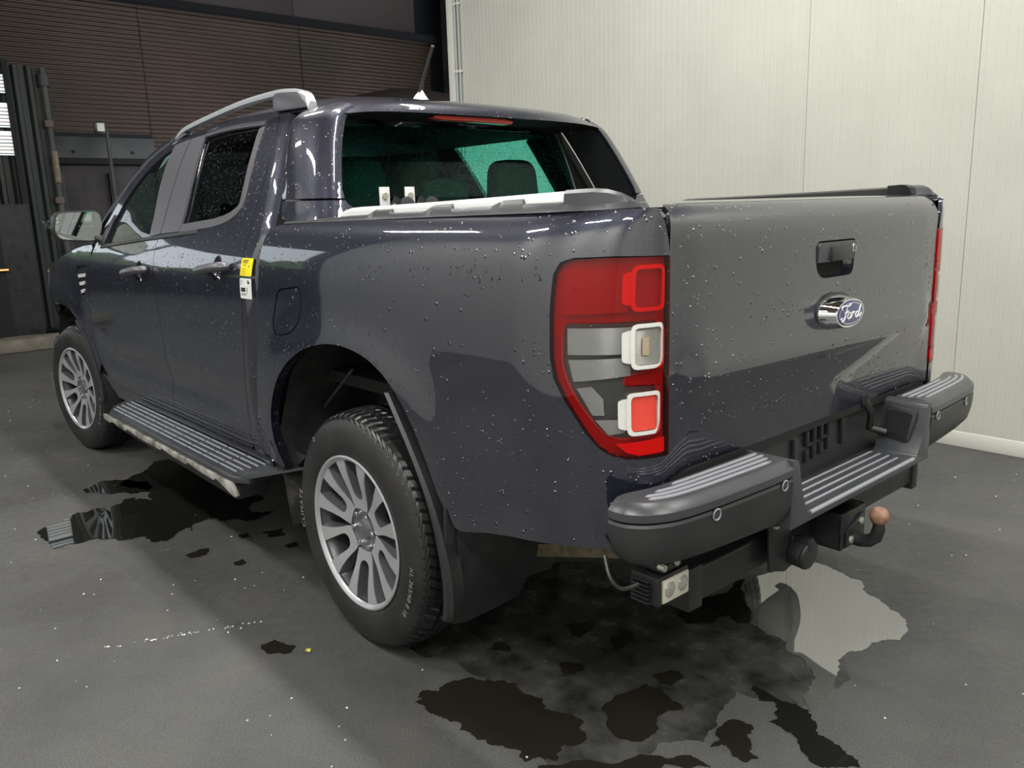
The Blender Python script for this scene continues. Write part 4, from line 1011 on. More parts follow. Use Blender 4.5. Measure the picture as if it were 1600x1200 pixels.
# --- lower panel between the bumper halves, with the slots of the missing number plate
bp = MB().prism([(.46, .800), (.46, .600), (-.46, .600), (-.46, .800)], lambda u, v, d: (-1.045+(.8-v)*-.05+d, u, v), 0, .02).build('plate_recess', BLK, TR, .004)
MB().box((-1.062, -.69, .745), (-1.02, .69, .765)).build('tailgate_gap_strip', DARK, TR)
def slot(y, z, w_, h_): MB().box((-1.062, y-w_/2, z-h_/2), (-1.050, y+w_/2, z+h_/2)).build('slot', DARK, bp, .002)
for y, z, w_, h_ in ((.137, .680, .010, .10), (-.135, .700, .010, .075), (.070, .720, .010, .040), (.030, .722, .010, .045), (-.01, .725, .010, .040), (-.05, .728, .012, .045), (.070, .668, .012, .035), (.030, .672, .012, .035), (-.01, .676, .012, .035), (-.05, .682, .012, .035), (.05, .700, .05, .008), (-.03, .705, .05, .008)):
    slot(y, z, w_, h_)
    MB().box((-1.0595, y-w_/2-.006, z-h_/2), (-1.055, y-w_/2-.002, z+h_/2)).build('slot_edge', GREYP, bp, .001)

# --- tail lamps
for sd in (1, -1):
    S = bed if sd == 1 else bed
    def place(o):
        if sd == -1:
            for v in o.data.vertices: v.co.y *= -1
            o.data.flip_normals()
        return o
    def pn(name, poly, m, off, depth=.004, res=.03, par=None, roll=.001, holes=()):
        o = panel(name, poly, bed, m, None, res=res, off=off, depth=depth, roll=roll, holes=holes)
        if sd == -1:
            me = o.data
            for v in me.vertices: v.co.y *= -1
            me.flip_normals()
        o.parent = par; return o
    TLi = TL
    def inset(P, d): return [(p[0], p[1]) for p in P]
    lamp = pn('tail_lamp', TLi, REDI, -.016, .004, .03, TR); lamp['label'] = 'red and clear wraparound tail lamp'
    # clear zone and red zones of the outer lens
    CLR = roundpoly([(-1.158, 1.128), (-.925, 1.128), (-.921, 1.03), (-.948, .967), (-1.000, .893), (-1.035, .872), (-1.135, .872), (-1.150, .90), (-1.150, .985), (-1.055, .99), (-1.06, 1.01), (-1.158, 1.03)], [.015, .02, .03, .02, .03, .02, .02, .02, .005, .01, .005, .02], 3)
    pn('lens_red', TLi, REDL, .001, .010, .028, lamp, .003, holes=[CLR])
    pn('lens_clear', CLR, CLEAR, .001, .004, .028, lamp, .0005)
    pn('housing', CLR, SMOKD, -.0155, .004, .03, lamp)
    pn('grey_wing', [(-.935, 1.118), (-1.085, 1.118), (-1.085, 1.060), (-.935, 1.060)], SMOKE, -.006, .010, .03, lamp, .004)
    pn('grey_wing', [(-.935, 1.048), (-1.075, 1.052), (-1.075, 1.012), (-.945, 1.000)], SMOKE, -.010, .006, .03, lamp, .004)
    pn('grey_wing', [(-.952, .985), (-.985, .99), (-1.01, .962), (-1.012, .925), (-.985, .925)], SMOKE, -.010, .010, .02, lamp, .004)
    pn('grey_wing', [(-.99, .915), (-1.06, .915), (-1.06, .885), (-1.02, .880)], SMOKE, -.010, .006, .03, lamp, .004)
    pn('red_wing', [(-.925, 1.235), (-1.07, 1.24), (-1.07, 1.150), (-.925, 1.145)], REDI, -.008, .010, .03, lamp, .004)
    pn('lower_reflector', [(-1.035, .862), (-1.168, .866), (-1.168, .832), (-1.09, .832), (-1.058, .842)], REDB, -.002, .008, .02, lamp, .002)
    for (a0, a1, z0, z1, mb, mf) in ((-1.072, -1.163, 1.150, 1.248, REDB, REDI), (-1.072, -1.163, 1.025, 1.124, WHITEB, REFL), (-1.062, -1.153, .878, .975, WHITEB, REDB)):
        O = roundpoly([(a0, z1), (a1, z1), (a1, z0), (a0, z0)], .018, 5)
        I = roundpoly([(a0-.010, z1-.009), (a1+.008, z1-.009), (a1+.008, z0+.009), (a0-.010, z0+.009)], .012, 5)
        bz_ = pn('lamp_bezel', O, mb, .000, .028, .02, lamp, .004, holes=[I])
        pn('reflector', I, mf, -.006, .004, .02, lamp, .0005)
        pn('bezel_flank', roundpoly([(a0+.020, z1-.018), (a0-.003, z1-.012), (a0-.003, z0+.012), (a0+.020, z0+.018)], .006, 3), mb, -.004, .02, .02, lamp, .003)
        if mf is REFL: pn('bulb', [(a0-.030, z0+.03), (a0-.048, z0+.03), (a0-.048, z1-.03), (a0-.030, z1-.03)], BULBG, -.003, .004, .02, lamp, .003)
strip('lamp_gap_line', [(-.943, 1.2665), (-.9155, 1.258), (-.9035, 1.232), (-.8985, 1.149), (-.8975, 1.052), (-.9045, 1.005), (-.9275, .956), (-.9695, .887), (-.995, .854), (-1.023, .8355), (-1.062, .8255), (-1.12, .8215), (-1.178, .8195)], bed, DARK, TR, .002, .002, -.001, mirror=True)

# --- rear step bumper
OUT = catmull([(-1.064, .902), (-1.085, .904), (-1.115, .897), (-1.150, .868), (-1.178, .81), (-1.192, .72), (-1.200, .60), (-1.206, .48), (-1.206, .400)], 5)
INN = catmull([(-1.063, .84), (-1.066, .82), (-1.069, .80), (-1.072, .78), (-1.076, .74), (-1.079, .68), (-1.082, .57), (-1.085, .46), (-1.085, .400)], 5)
def out_n(i):
    a = Vector(OUT[max(0, i-1)]); c = Vector(OUT[min(len(OUT)-1, i+1)]); d = (c-a).normalized()
    return Vector((-abs(d.y) if True else 0, d.x if False else 0))
NRM = []
for i in range(len(OUT)):
    a = Vector(OUT[max(0, i-1)]); c = Vector(OUT[min(len(OUT)-1, i+1)]); d = (c-a).normalized()
    n_ = Vector((d.y, -d.x))
    if n_.dot(Vector((-.5, .5))) < 0 : n_ = -n_
    NRM.append(n_)
def loft(name, sec, m, par, sd, i0=0, i1=None, closed=True):
    idx = list(range(i0, (i1 or len(OUT)))); V = []; rows = 0
    for i in idx:
        o = Vector(OUT[i]); q = Vector(INN[i]); n_ = NRM[i]; W_ = (o-q).length
        pts = sec(o, q, n_, i)
        for p in pts: V.append((p[0], p[1]*sd, p[2]))
        k = len(pts)
    F = [(a*k+j, a*k+(j+1) % k, (a+1)*k+(j+1) % k, (a+1)*k+j) for a in range(len(idx)-1) for j in range(k)]+[tuple(range(k)), tuple((len(idx)-1)*k+j for j in range(k))[::-1]]
    return MB().add(V, F).build(name, m, par, ang=26)
ZT = .765
for sd in (1, -1):
    def sec_top(o, q, n_, i):
        f = lambda d, z: (*(o-n_*d), z)
        return [(*q, ZT-.05), (*q, ZT-.006), (*(q.lerp(o, .08)), ZT), (*(q.lerp(o, .5)), ZT), f(.024, ZT), f(.019, ZT-.002), f(.003, ZT-.017), f(.0, ZT-.021), f(-.001, ZT-.037), f(.0005, ZT-.0395), f(.012, ZT-.041), f(.03, ZT-.05)]
    pad = loft('bumper_pad', sec_top, GREYP, TR, sd)
    pad['label'] = 'ribbed step pad on the bumper end'
    def sec_low(o, q, n_, i):
        t_ = i/(len(OUT)-1); zb = .630-.028*t_
        f = lambda d, z: (*(o-n_*d), z)
        return [f(.05, ZT-.055), f(.010, ZT-.043), f(.003, ZT-.044), f(-.001, ZT-.050), f(0, ZT-.075), f(.003, zb+.05), f(.010, zb+.020), f(.022, zb+.005), f(.035, zb), f(.07, zb-.003)]
    cov = loft('bumper_cover', sec_low, BLK, TR, sd)
    for fr, i0, i1 in ((.24, 22, 40), (.42, 17, 40), (.60, 14, 39), (.78, 15, 38)):
        P = []
        for i in range(i0, min(i1, len(OUT))):
            o = Vector(OUT[i]); q = Vector(INN[i]); p = q.lerp(o-NRM[i]*.014, fr); P.append((p.x, p.y*sd, ZT+.0005))
        MB().tube(P, [.0008]+[.0050]*(len(P)-2)+[.0008], 8, flat=.8).build('rib', RIBP, pad)
    # parking sensors
    for ys, zs in ((.70, .711), (.445, .714)):
        j = min(range(len(OUT)), key=lambda i: abs(OUT[i][1]-ys)); o = Vector(OUT[j]); n_ = NRM[j]
        C = Vector((o.x, o.y*sd, zs)); d = Vector((n_.x, n_.y*sd, 0))
        se = MB().tube([C-d*.006, C+d*.0025], .0135, 24).build('parking_sensor', BLKS, cov)
        a = d.cross(Vector((0, 0, 1))); V = []; 
        for q_ in range(24):
            t_ = 2*PI*q_/24; w_ = a*math.cos(t_)+Vector((0, 0, 1))*math.sin(t_)
            V += [C+d*.0028+w_*.0145, C+d*.0045+w_*.012, C+d*.002+w_*.0095]
        MB().add(V, [(3*q_+j_, 3*q_+j_+1, 3*((q_+1) % 24)+j_+1, 3*((q_+1) % 24)+j_) for q_ in range(24) for j_ in range(2)]).build('sensor_ring', RIBP, cov)
        MB().tube([C+d*.001, C+d*.0032], .0088, 20).build('sensor_face', GREYP, cov)
# centre step
PRF = roundpoly([(.400, ZT-.001), (.372, ZT-.004), (.345, .66), (.318, .612), (.300, .606), (-.300, .606), (-.318, .612), (-.345, .66), (-.372, ZT-.004), (-.400, ZT-.001), (-.400, .588), (.400, .588)], [.001, .018, .03, .02, .01, .01, .02, .03, .018, .001, .001, .001], 4)
stp = MB().prism(PRF, lambda u, v, d: (d-.004*(1 if d < -1.1 else 0)*0, u, v), -1.204, -1.075).build('bumper_step', GREYP, TR, .004, 3, ang=50)
MB().box((-1.08, -.40, .585), (-1.04, .40, .606)).build('step_back', BLK, TR, .002)
MB().tube([(-1.200, .302, .606), (-1.200, -.302, .606)], .006, 10).build('step_edge', RIBP, TR)
for i, x in enumerate((-1.080, -1.108, -1.136, -1.164)):
    L = .285+.004*(3-i); MB().tube([(x, L, .6065), (x, L-.012, .608), (x, -L+.012, .608), (x, -L, .6065)], [.001, .004, .004, .001], 8, flat=.8).build('rib', RIBP, stp)
# socket opening in the far inner end of the bumper
so = MB().prism(roundpoly([(-1.185, .742), (-1.092, .748), (-1.092, .655), (-1.170, .640)], .015, 4), lambda u, v, d: (u, -.352-(v-.66)*.20+.006+d, v), 0, .012).build('lamp_recess_frame', BLK, TR, .003)
MB().prism(roundpoly([(-1.173, .730), (-1.102, .736), (-1.102, .668), (-1.162, .655)], .010, 4), lambda u, v, d: (u, -.352-(v-.66)*.20+.0195+d, v), -.001, .001).build('lamp_recess', DARK, so)
MB().tube([(-1.058, -.27, .77), (-1.075, -.285, .73), (-1.065, -.30, .68), (-1.10, -.33, .665)], .012, 10).build('cable', BLKS, TR)
MB().tube([(-1.056, -.255, .775), (-1.068, -.255, .775)], .02, 14).build('rubber_plug', BLKS, TR)
# --- tow bar
tb = MB().box((-1.08, -.62, .425), (-1.01, .62, .515)).build('tow_bar', BLKS, TR, .008, 3)
MB().box((-1.085, .585, .415), (-1.0, .640, .525)).build('end_plate', BLKS, TR, .004)
MB().box((-1.085, -.640, .405), (-1.0, -.60, .56)).build('end_plate', BLKS, TR, .004)
for y in (.50, -.50): MB().prism([(-1.05, .51), (-.70, .60), (-.70, .50), (-1.05, .43)], lambda u, v, d: (u, y+d, v), -.006, .006).build('side_bracket', BLKS, TR)
bx0 = [(-1.172, .07), (-1.172, -.07), (-1.05, -.07), (-1.05, .07)]
blk = MB().box((-1.172, -.07, .42), (-1.165, .07, .525)).box((-1.165, .062, .42), (-1.06, .07, .525)).box((-1.165, -.07, .42), (-1.06, -.062, .525)).box((-1.165, -.062, .42), (-1.06, .062, .428)).build('hitch_box', BLKS, TR, .002)
MB().tube([(-1.165, 0, .445), (-1.195, 0, .440), (-1.218, 0, .444), (-1.236, 0, .460), (-1.243, 0, .485), (-1.242, 0, .502)], [.024, .020, .018, .018, .017, .015], 16).build('ball_neck', BLKS, blk)
MB().lathe([(0, -.026), (.010, -.0245), (.0185, -.019), (.024, -.010), (.026, 0), (.024, .010), (.0185, .019), (.011, .0235), (.0, .0245)], (-1.242, 0, .523), 'z', 28).build('tow_ball', RUST, blk)
for y, z in ((.028, .445), (-.028, .485)):
    MB().prism([(.011*math.cos(PI/3*i), .011*math.sin(PI/3*i)) for i in range(6)], lambda u, v, d: (-1.176-d, y+u, z+v), 0, .009).build('bolt', GALV, blk, .001)
MB().prism([(-.05, .425), (.05, .425), (.05, .47), (-.03, .505), (-.05, .505)], lambda u, v, d: (-1.172-d, u, v), 0, .007).build('ball_plate', BLKS, blk, .002)
# seven pin socket on its plate
sk = MB().prism([(.345, .555), (.235, .552), (.225, .45), (.16, .425), (.26, .405), (.335, .43)], lambda u, v, d: (-1.115+d, u, v), 0, .008).build('socket_plate', BLKS, TR, .002)
MB().box((-1.125, .255, .545), (-1.05, .325, .553)).build('bracket_lip', GALV, sk, .002)
MB().tube([(-1.115, .212, .452), (-1.150, .212, .450)], [.040, .040], 28).build('socket_body', BLK, sk, .003)
MB().tube([(-1.150, .212, .450), (-1.162, .212, .449)], [.043, .038], 28).build('socket_lid', BLK, sk, .004)
MB().box((-1.166, .205, .465), (-1.12, .232, .500)).build('lid_hinge', BLKS, sk, .004)
# reversing work lamp
rl = MB().box((-1.118, .690, .500), (-1.04, .800, .568)).build('reversing_lamp', BLKS, TR, .004); rl['label'] = 'square clear reversing lamp under the bumper'
MB().box((-1.124, .695, .505), (-1.117, .788, .560)).build('lamp_lens', LEDL, rl, .003)
for y in (.765, .718):
    MB().lathe([(.0, -.004), (.012, -.0035), (.019, 0), (.0, .001)], (-1.124, y, .534), 'x', 24).build('lamp_reflector', REFL, rl)
for i in range(6): MB().box((-1.10, .800, .505+i*.010), (-1.05, .812, .509+i*.010)).build('cooling_fin', BLKS, rl)
MB().box((-1.118, .715, .575), (-1.06, .785, .590)).build('lamp_bracket', BLKS, rl, .003)
for y in (.78, .735): MB().tube([(-1.122, y, .588), (-1.105, y, .588)], .008, 8).build('bracket_bolt', GALV, rl)
# lamp earth wire and loop at the bumper end
MB().tube(catmull([(-1.03, .875, .62), (-1.062, .893, .585), (-1.083, .880, .562), (-1.105, .850, .570)], 6), .005, 8).build('loose_cable', BLKS, TR)

# --- underside: frame, axle, springs, exhaust
for y in (.46, -.46): MB().box((-1.0, y-.04, .52), (3.7, y+.04, .64)).build('frame_rail', DARK, TR, .01)
MB().tube([(0, -.72, .385), (0, -.1, .385), (0, .1, .385), (0, .72, .385)], [.045, .05, .05, .045], 16).build('rear_axle', LINER, TR)
MB().lathe([(0, -.14), (.08, -.12), (.13, -.05), (.14, 0), (.13, .05), (.08, .12), (0, .14)], (0, 0, .385), 'x', 24).build('differential', LINER, TR)
for y in (.55, -.55):
    P = catmull([(.62, y, .47), (.35, y, .38), (0, y, .31), (-.35, y, .335), (-.76, y, .448), (-.95, y, .50)], 5); V = []
    for (x, yy, z) in P:
        for a, c in ((-.035, 0), (.035, 0), (.035, .030), (-.035, .030)): V.append((x, yy+a, z-.01+c*1.3))
    k = 4; n = len(P)
    MB().add(V, [(i*k+j, i*k+(j+1) % k, (i+1)*k+(j+1) % k, (i+1)*k+j) for i in range(n-1) for j in range(k)]+[(0, 1, 2, 3), tuple((n-1)*k+j for j in range(k))[::-1]]).build('leaf_spring', MUD, TR)
    MB().tube([(-.95, y, .50), (-.98, y, .56)], .03, 8).build('spring_shackle', DARK, TR)
MB().tube([(.30, .50, .95), (.05, .56, .40)], .03, 12).build('shock_absorber', LINER, TR)
MB().tube([(.43, .74, .70), (.22, .74, .86)], .006, 6).build('brake_cable', GREYP, TR)
MB().box((.9, -.42, .40), (2.0, .42, .60)).build('fuel_tank', DARK, TR, .05, 3)
MB().tube([(2.2, -.3, .42), (.5, -.3, .42), (-.3, -.45, .50), (-.9, -.6, .48)], .04, 12).build('exhaust_pipe', DARK, TR)
MB().tube([(3.22, -.7, .385), (3.22, .7, .385)], .04, 10).build('front_axle', DARK, TR)
MB().box((.6, -.80, .60), (2.6, .80, .66)).build('cab_floor', DARK, TR)

# --- mud flaps and front arch strip
for sd in (1, -1):
    gl_ = catmull([(-.270, .885, .930), (-.375, .747, .934), (-.455, .620, .936), (-.500, .507, .936), (-.520, .40, .934), (-.505, .300, .925), (-.47, .262, .91)], 5)
    V = []
    for (x, z, y) in gl_:
        wd = .010+.028*sst((.85-z)/.5)
        V += [(x+wd*.6+.004, sd*(y-.004), z), (x, sd*(y+.003), z+.000), (x-.006-wd*.25, sd*(y-.006), z), (x-.006, sd*(y-.05), z), (x+wd*.6+.004, sd*(y-.05), z)]
    k = 5; n = len(gl_)
    MB().add(V, [(i*k+j, i*k+(j+1) % k, (i+1)*k+(j+1) % k, (i+1)*k+j) for i in range(n-1) for j in range(k)]+[(0, 1, 2, 3, 4), tuple((n-1)*k+j for j in range(k))[::-1]]).build('mud_flap_edge', BLK, TR)
    fp = [(.925, .60), (.928, .42), (.922, .30), (.905, .262), (.86, .250), (.74, .255), (.665, .262), (.64, .30), (.635, .45), (.64, .66), (.9, .72)]
    MB().prism(fp, lambda u, v, d: (-.512+d-.02*sst((.3-v)/.1)*-1-.03*(v-.45), sd*u, v), 0, .010).build('mud_flap', BLK, TR, .003)
    for y in (.70, .82): MB().tube([(-.55, sd*y, .60), (-.50, sd*y, .60)], .012, 8).build('flap_screw', BLKS, TR)
    strip('front_flap_edge', catmull([(2.835, .845), (2.765, .79), (2.705, .70), (2.665, .60), (2.650, .50), (2.655, .40)], 4), (lambda s, z: (s, cab(s, max(z, .5))[1], z)) , TRIMG, TR, .0, .028, .006)
    if sd == 1:
        MB().prism([(.90, .55), (.90, .30), (.66, .30), (.66, .62)], lambda u, v, d: (2.68+d, u, v), 0, .01).build('front_mud_flap', BLK, TR, .003)

# --- side steps
for sd in (1, -1):
    top = [(2.235, .965), (2.12, 1.018), (.655, 1.018), (.585, .985), (.60, .87), (.66, .80), (2.30, .80), (2.34, .86)]
    sb = MB().prism(top, lambda u, v, d: (u, sd*v, d), .425, .452).build('side_step', GREYP, TR, .008, 3)
    # upstand against the sill, ends
    MB().prism([(.42, .535), (2.42, .50), (2.30, .455), (.66, .452), (.50, .475)], lambda u, v, d: (u, sd*(.838+d-(.55-v)*-.0), v), -.012, .0).build('step_upstand', GREYP, sb, .003)
    MB().prism([(.42, .838), (.52, .838), (.68, .838), (.70, .86), (.62, 1.0), (.58, .985)], lambda u, v, d: (u, sd*v, .446+d+.075*max(0, (.70-u))*max(0, (1.0-v))/.16*1.9), 0, .008).build('step_end', GREYP, sb, .002)
    for i, y in enumerate((.985, .960, .930, .900, .872)):
        x0 = .68+.0*i; x1 = 2.17-.02*(i == 0)+.02*i
        n = 9
        for j in range(n):
            a = x0+(x1-x0)*j/n+.006; c = x0+(x1-x0)*(j+1)/n-.006
            MB().tube([(a, sd*y, .4525), (a+.004, sd*y, .4545), (c-.004, sd*y, .4545), (c, sd*y, .4525)], [.002, .0045, .0045, .002], 6, flat=.8).build('tread_rib', RIBP if j % 1 == 0 else BLK, sb)
    edge = [(2.20, .428), (2.20, .403), (2.11, .398), (2.06, .409), (1.86, .402), (1.83, .413), (1.66, .402), (1.40, .402), (1.37, .413), (1.24, .404), (1.10, .402), (1.07, .414), (.95, .404), (.82, .401), (.79, .412), (.63, .378), (.61, .386), (.66, .428)]
    st = MB().prism(edge, lambda u, v, d: (u, sd*(1.022-.5*(.428-v)*0+d), v), -.012, .004).build('step_trim', STEPT, sb, .002)
    st['label'] = 'weathered silver edge trim of the side step'
    MB().prism([(.62, .428), (2.2, .428), (2.15, .36), (.70, .34)], lambda u, v, d: (u, sd*(.90+d), v), -.03, .09).build('step_underside', BLK, sb, .01)
    for x in (.95, 1.9): MB().box((x, min(sd*.5, sd*.9), .38), (x+.06, max(sd*.5, sd*.9), .42)).build('step_bracket', DARK, sb)

# --- door handles
for par_i, (x0, z0, zt) in enumerate(((.842, 1.188, 0), (1.705, 1.148, 0))):
    for q, sd in enumerate((1, -1)):
        par = (rd, fd)[par_i][q]
        yb = side(x0, z0, W_CAB)
        P = [(x0-.112, yb+.004, z0+.013), (x0-.106, yb+.030, z0+.013), (x0-.05, yb+.042, z0+.008), (x0+.01, yb+.043, z0+.001), (x0+.060, yb+.038, z0-.005), (x0+.076, yb+.004, z0-.007)]
        hh_ = MB().tube([(a, b_*sd, c) for a, b_, c in catmull(P, 5)], [.020]+[.0245]*24+[.020], 12, flat=.70).build('door_handle', TRIMG, par)
        R_ = []
        ring = 20; V = []; F = []
        for (rr, dp) in ((1.03, -.0005), (.95, -.005), (.80, -.015), (.45, -.021), (.01, -.022)):
            for j in range(ring):
                a = 2*PI*j/ring; s_ = x0-.010+.040*rr*math.cos(a); z_ = z0+.047*rr*math.sin(a)
                n_ = SN(cab, s_, z_); Pp = Vector(cab(s_, z_))+n_*dp; V.append((Pp.x, Pp.y*sd, Pp.z))
        for i in range(4):
            for j in range(ring): F.append((i*ring+j, i*ring+(j+1) % ring, (i+1)*ring+(j+1) % ring, (i+1)*ring+j))
        MB().add(V, F).build('handle_dish', PAINT, par)
        MB().tube([(x0-.108, sd*(yb+.028), z0+.013), (x0-.108, sd*(yb+.036), z0+.013)], .009, 12).build('handle_lock', GALV, par)

# --- inspection stickers on the rear edge of the rear door
def sticker(name, x0, x1, z0, z1, m, par, rows, label):
    o = panel(name, roundpoly([(x1, z1), (x0, z1), (x0, z0), (x1, z0)], .006, 3), cab, m, par, res=.02, off=.0025, depth=.002, roll=.0005)
    o['label'] = label
    for (a, c, e, f) in rows:
        panel('print', [(x1+(x0-x1)*a, z1+(z0-z1)*c), (x1+(x0-x1)*e, z1+(z0-z1)*c), (x1+(x0-x1)*e, z1+(z0-z1)*f), (x1+(x0-x1)*a, z1+(z0-z1)*f)], cab, INK, o, res=.03, off=.0032, depth=.0008, roll=.0001)
    return o
X1, X0 = .622, .532
sticker('yellow_sticker', X0, X1, 1.172, 1.232, YEL, rd[0], [(.14, .10, .62, .14), (.14, .18, .62, .22), (.14, .26, .55, .29), (.2, .38, .45, .41), (.70, .42, .76, .50), (.12, .62, .5, .64), (.12, .74, .4, .76), (.12, .86, .55, .88)], 'yellow printed sticker')
bars = [(.10+.04*i, .46, .12+.04*i+(.01 if i % 3 else 0), .66) for i in range(10)]+[(.62, .44, .66, .68), (.66, .10, .82, .14), (.70, .16, .86, .26), (.06, .10, .3, .12), (.06, .18, .26, .20), (.06, .28, .22, .30), (.10, .74, .6, .77), (.10, .82, .5, .84)]
sticker('white_sticker', X0, X1, 1.094, 1.164, PAPER, rd[0], bars, 'white sticker printed with a barcode')

# --- door mirrors
for sd in (1, -1):
    OUTL = roundpoly([(1.082, 1.408), (1.060, 1.424), (.875, 1.428), (.868, 1.34), (.905, 1.272), (1.075, 1.288), (1.098, 1.33)], [.03, .03, .03, .04, .04, .04, .04], 4)
    cx, cz = .98, 1.35; V = []; k = len(OUTL)
    for sc_, dx in ((1., 0.), (1.03, .02), (1.0, .07), (.85, .11), (.5, .135), (.02, .14)):
        for u, v in OUTL: V.append((2.345+dx, sd*(cx+(u-cx)*sc_), cz+(v-cz)*sc_))
    F = [(i*k+j, i*k+(j+1) % k, (i+1)*k+(j+1) % k, (i+1)*k+j) for i in range(5) for j in range(k)]+[tuple(range(k))]
    mr = MB().add(V, F).build('door_mirror', BLK, TR)
    MB().prism(OUTL, lambda u, v, d: (2.340+d+.02*(u-cx)*1.0, sd*(cx+(u-cx)*.95), cz+(v-cz)*.93), -.003, .003).build('mirror_glass', MIRROR, mr)
    MB().tube([(2.37, sd*.91, 1.30), (2.34, sd*.855, 1.27)], [.035, .045], 12, flat=.6).build('mirror_arm', BLK, mr)
    MB().box((2.37, min(sd*1.095, sd*1.125), 1.345), (2.43, max(sd*1.095, sd*1.125), 1.385)).build('side_indicator', CLEAR, mr, .008, 3)
# --- roof rails
for sd in (1, -1):
    rp = catmull([(.520, .645, 1.750), (.548, .643, 1.785), (.60, .641, 1.806), (.68, .640, 1.820), (.80, .639, 1.827), (1.075, .638, 1.825), (1.40, .636, 1.806), (1.70, .634, 1.782), (1.82, .630, 1.757)], 6)
    n = len(rp); V = []
    for i, (x, y, z) in enumerate(rp):
        t_ = i/(n-1); h = .011+.009*sst((.3-t_)/.3); w_ = .018
        for a, c in ((-w_, -h), (w_, -h), (w_*1.05, 0), (w_*.7, h*.85), (0, h), (-w_*.7, h*.85), (-w_*1.05, 0)): V.append((x, sd*(y+a), z-.011+c))
    k = 7
    rr_ = MB().add(V, [(i*k+j, i*k+(j+1) % k, (i+1)*k+(j+1) % k, (i+1)*k+j) for i in range(n-1) for j in range(k)]+[tuple(range(k)), tuple((n-1)*k+j for j in range(k))[::-1]]).build('roof_rail', RAILM, TR)
    if sd < 0:
        for v in rr_.data.vertices: v.co.z -= .022; v.co.y -= .01
    MB().prism(roundpoly([(.525, 1.740), (.545, 1.775), (.60, 1.800), (.76, 1.813), (.79, 1.806), (.80, 1.750)], [.0, .02, .02, .01, .01, 0], 3), lambda u, v, d: (u, sd*(.641+d), v), -.019, .019).build('rail_foot', TRIMG, rr_, .003).location = (0, -.01*(sd < 0), -.022*(sd < 0))
    MB().prism([(1.70, 1.745), (1.84, 1.722), (1.84, 1.745), (1.72, 1.770)], lambda u, v, d: (u, sd*(.633+d), v), -.015, .015).build('rail_foot', TRIMG, rr_, .002).location = (0, -.01*(sd < 0), -.022*(sd < 0))
# --- roof antenna
an = MB(); V = []
for (x, w_, z) in ((.80, .012, 0), (.72, .030, 0)): pass
prof = [(.87, 0, 0.), (.84, .022, .012), (.80, .024, .045), (.775, .016, .062), (.755, .013, .052), (.73, .020, .018), (.70, .010, .004)]
V = []
for (x, w_, h) in prof:
    for a, c in ((-1.6, 0), (-1.0, .35), (-.35, .85), (0, 1), (.35, .85), (1.0, .35), (1.6, 0)): V.append((x, a*w_, 1.812+c*max(h, .002)))
k = 7
ant = an.add(V, [(i*k+j, i*k+j+1, (i+1)*k+j+1, (i+1)*k+j) for i in range(len(prof)-1) for j in range(k-1)]).build('antenna_base', SILV, TR)
MB().tube([(.778, 0, 1.848), (.764, 0, 1.885), (.758, 0, 1.90), (.676, 0, 2.022)], [.0085, .0085, .0065, .0055], 10).build('antenna_mast', BLK, ant)
MB().tube([(.676, 0, 2.022), (.672, 0, 2.028)], .007, 10).build('mast_tip', TRIMG, ant)

# --- cab interior
for y in (.38, -.38):
    st = MB().box((1.55, y-.25, .66), (2.05, y+.25, .95)).build('front_seat', SEATM, TR, .05, 3)
    MB().prism(roundpoly([(1.62, .9), (1.50, 1.0), (1.38, 1.42), (1.47, 1.44), (1.62, 1.05), (1.75, .95)], .04, 3), lambda u, v, d: (u, y+d, v), -.24, .24).build('backrest', SEATM, st, .03, 3)
    MB().prism(roundpoly([(y-.13, 1.44), (y+.13, 1.44), (y+.11, 1.66), (y-.11, 1.66)], [.03, .03, .07, .07], 5), lambda u, v, d: (1.36+d, u, v), 0, .1).build('headrest', SEATM, st, .02, 3)
    for a in (-.06, .06): MB().tube([(1.42, y+a, 1.40), (1.41, y+a, 1.50)], .008, 8).build('headrest_post', TRIMG, st)
bn = MB().box((.72, -.65, .80), (1.15, .65, 1.0)).build('rear_bench', SEATM, TR, .05, 3)
MB().prism(roundpoly([(.72, .95), (.64, 1.33), (.72, 1.35), (.86, .98)], .03, 3), lambda u, v, d: (u, d, v), -.65, .65).build('backrest', SEATM, bn, .02, 2)
for y in (.41, 0, -.41): MB().prism(roundpoly([(y-.135, 1.34), (y+.135, 1.34), (y+.115, 1.585 if y else 1.505), (y-.115, 1.585 if y else 1.505)], [.03, .03, .075, .075], 5), lambda u, v, d: (.62+d+.04*(v-1.34), u, v), 0, .09).build('headrest', SEATM, bn, .02, 3)
MB().box((2.35, -.72, .95), (2.75, .72, 1.22)).build('dashboard', SEATM, TR, .06, 3)
MB().lathe([(.175, -.012), (.187, 0), (.175, .012), (.163, 0)], (2.18, .38, 1.10), 'x', 32, close=True).build('steering_wheel', SEATM, TR)
MB().box((2.02, -.09, 1.63), (2.05, .09, 1.69)).build('inner_mirror', SEATM, TR, .01)
MB().grid(lambda x, v: (x, v*.58, 1.70-.015*v*v), [.6, 1.0, 1.5, 2.0], [-1, -.5, 0, .5, 1]).build('headlining', DARK, TR)

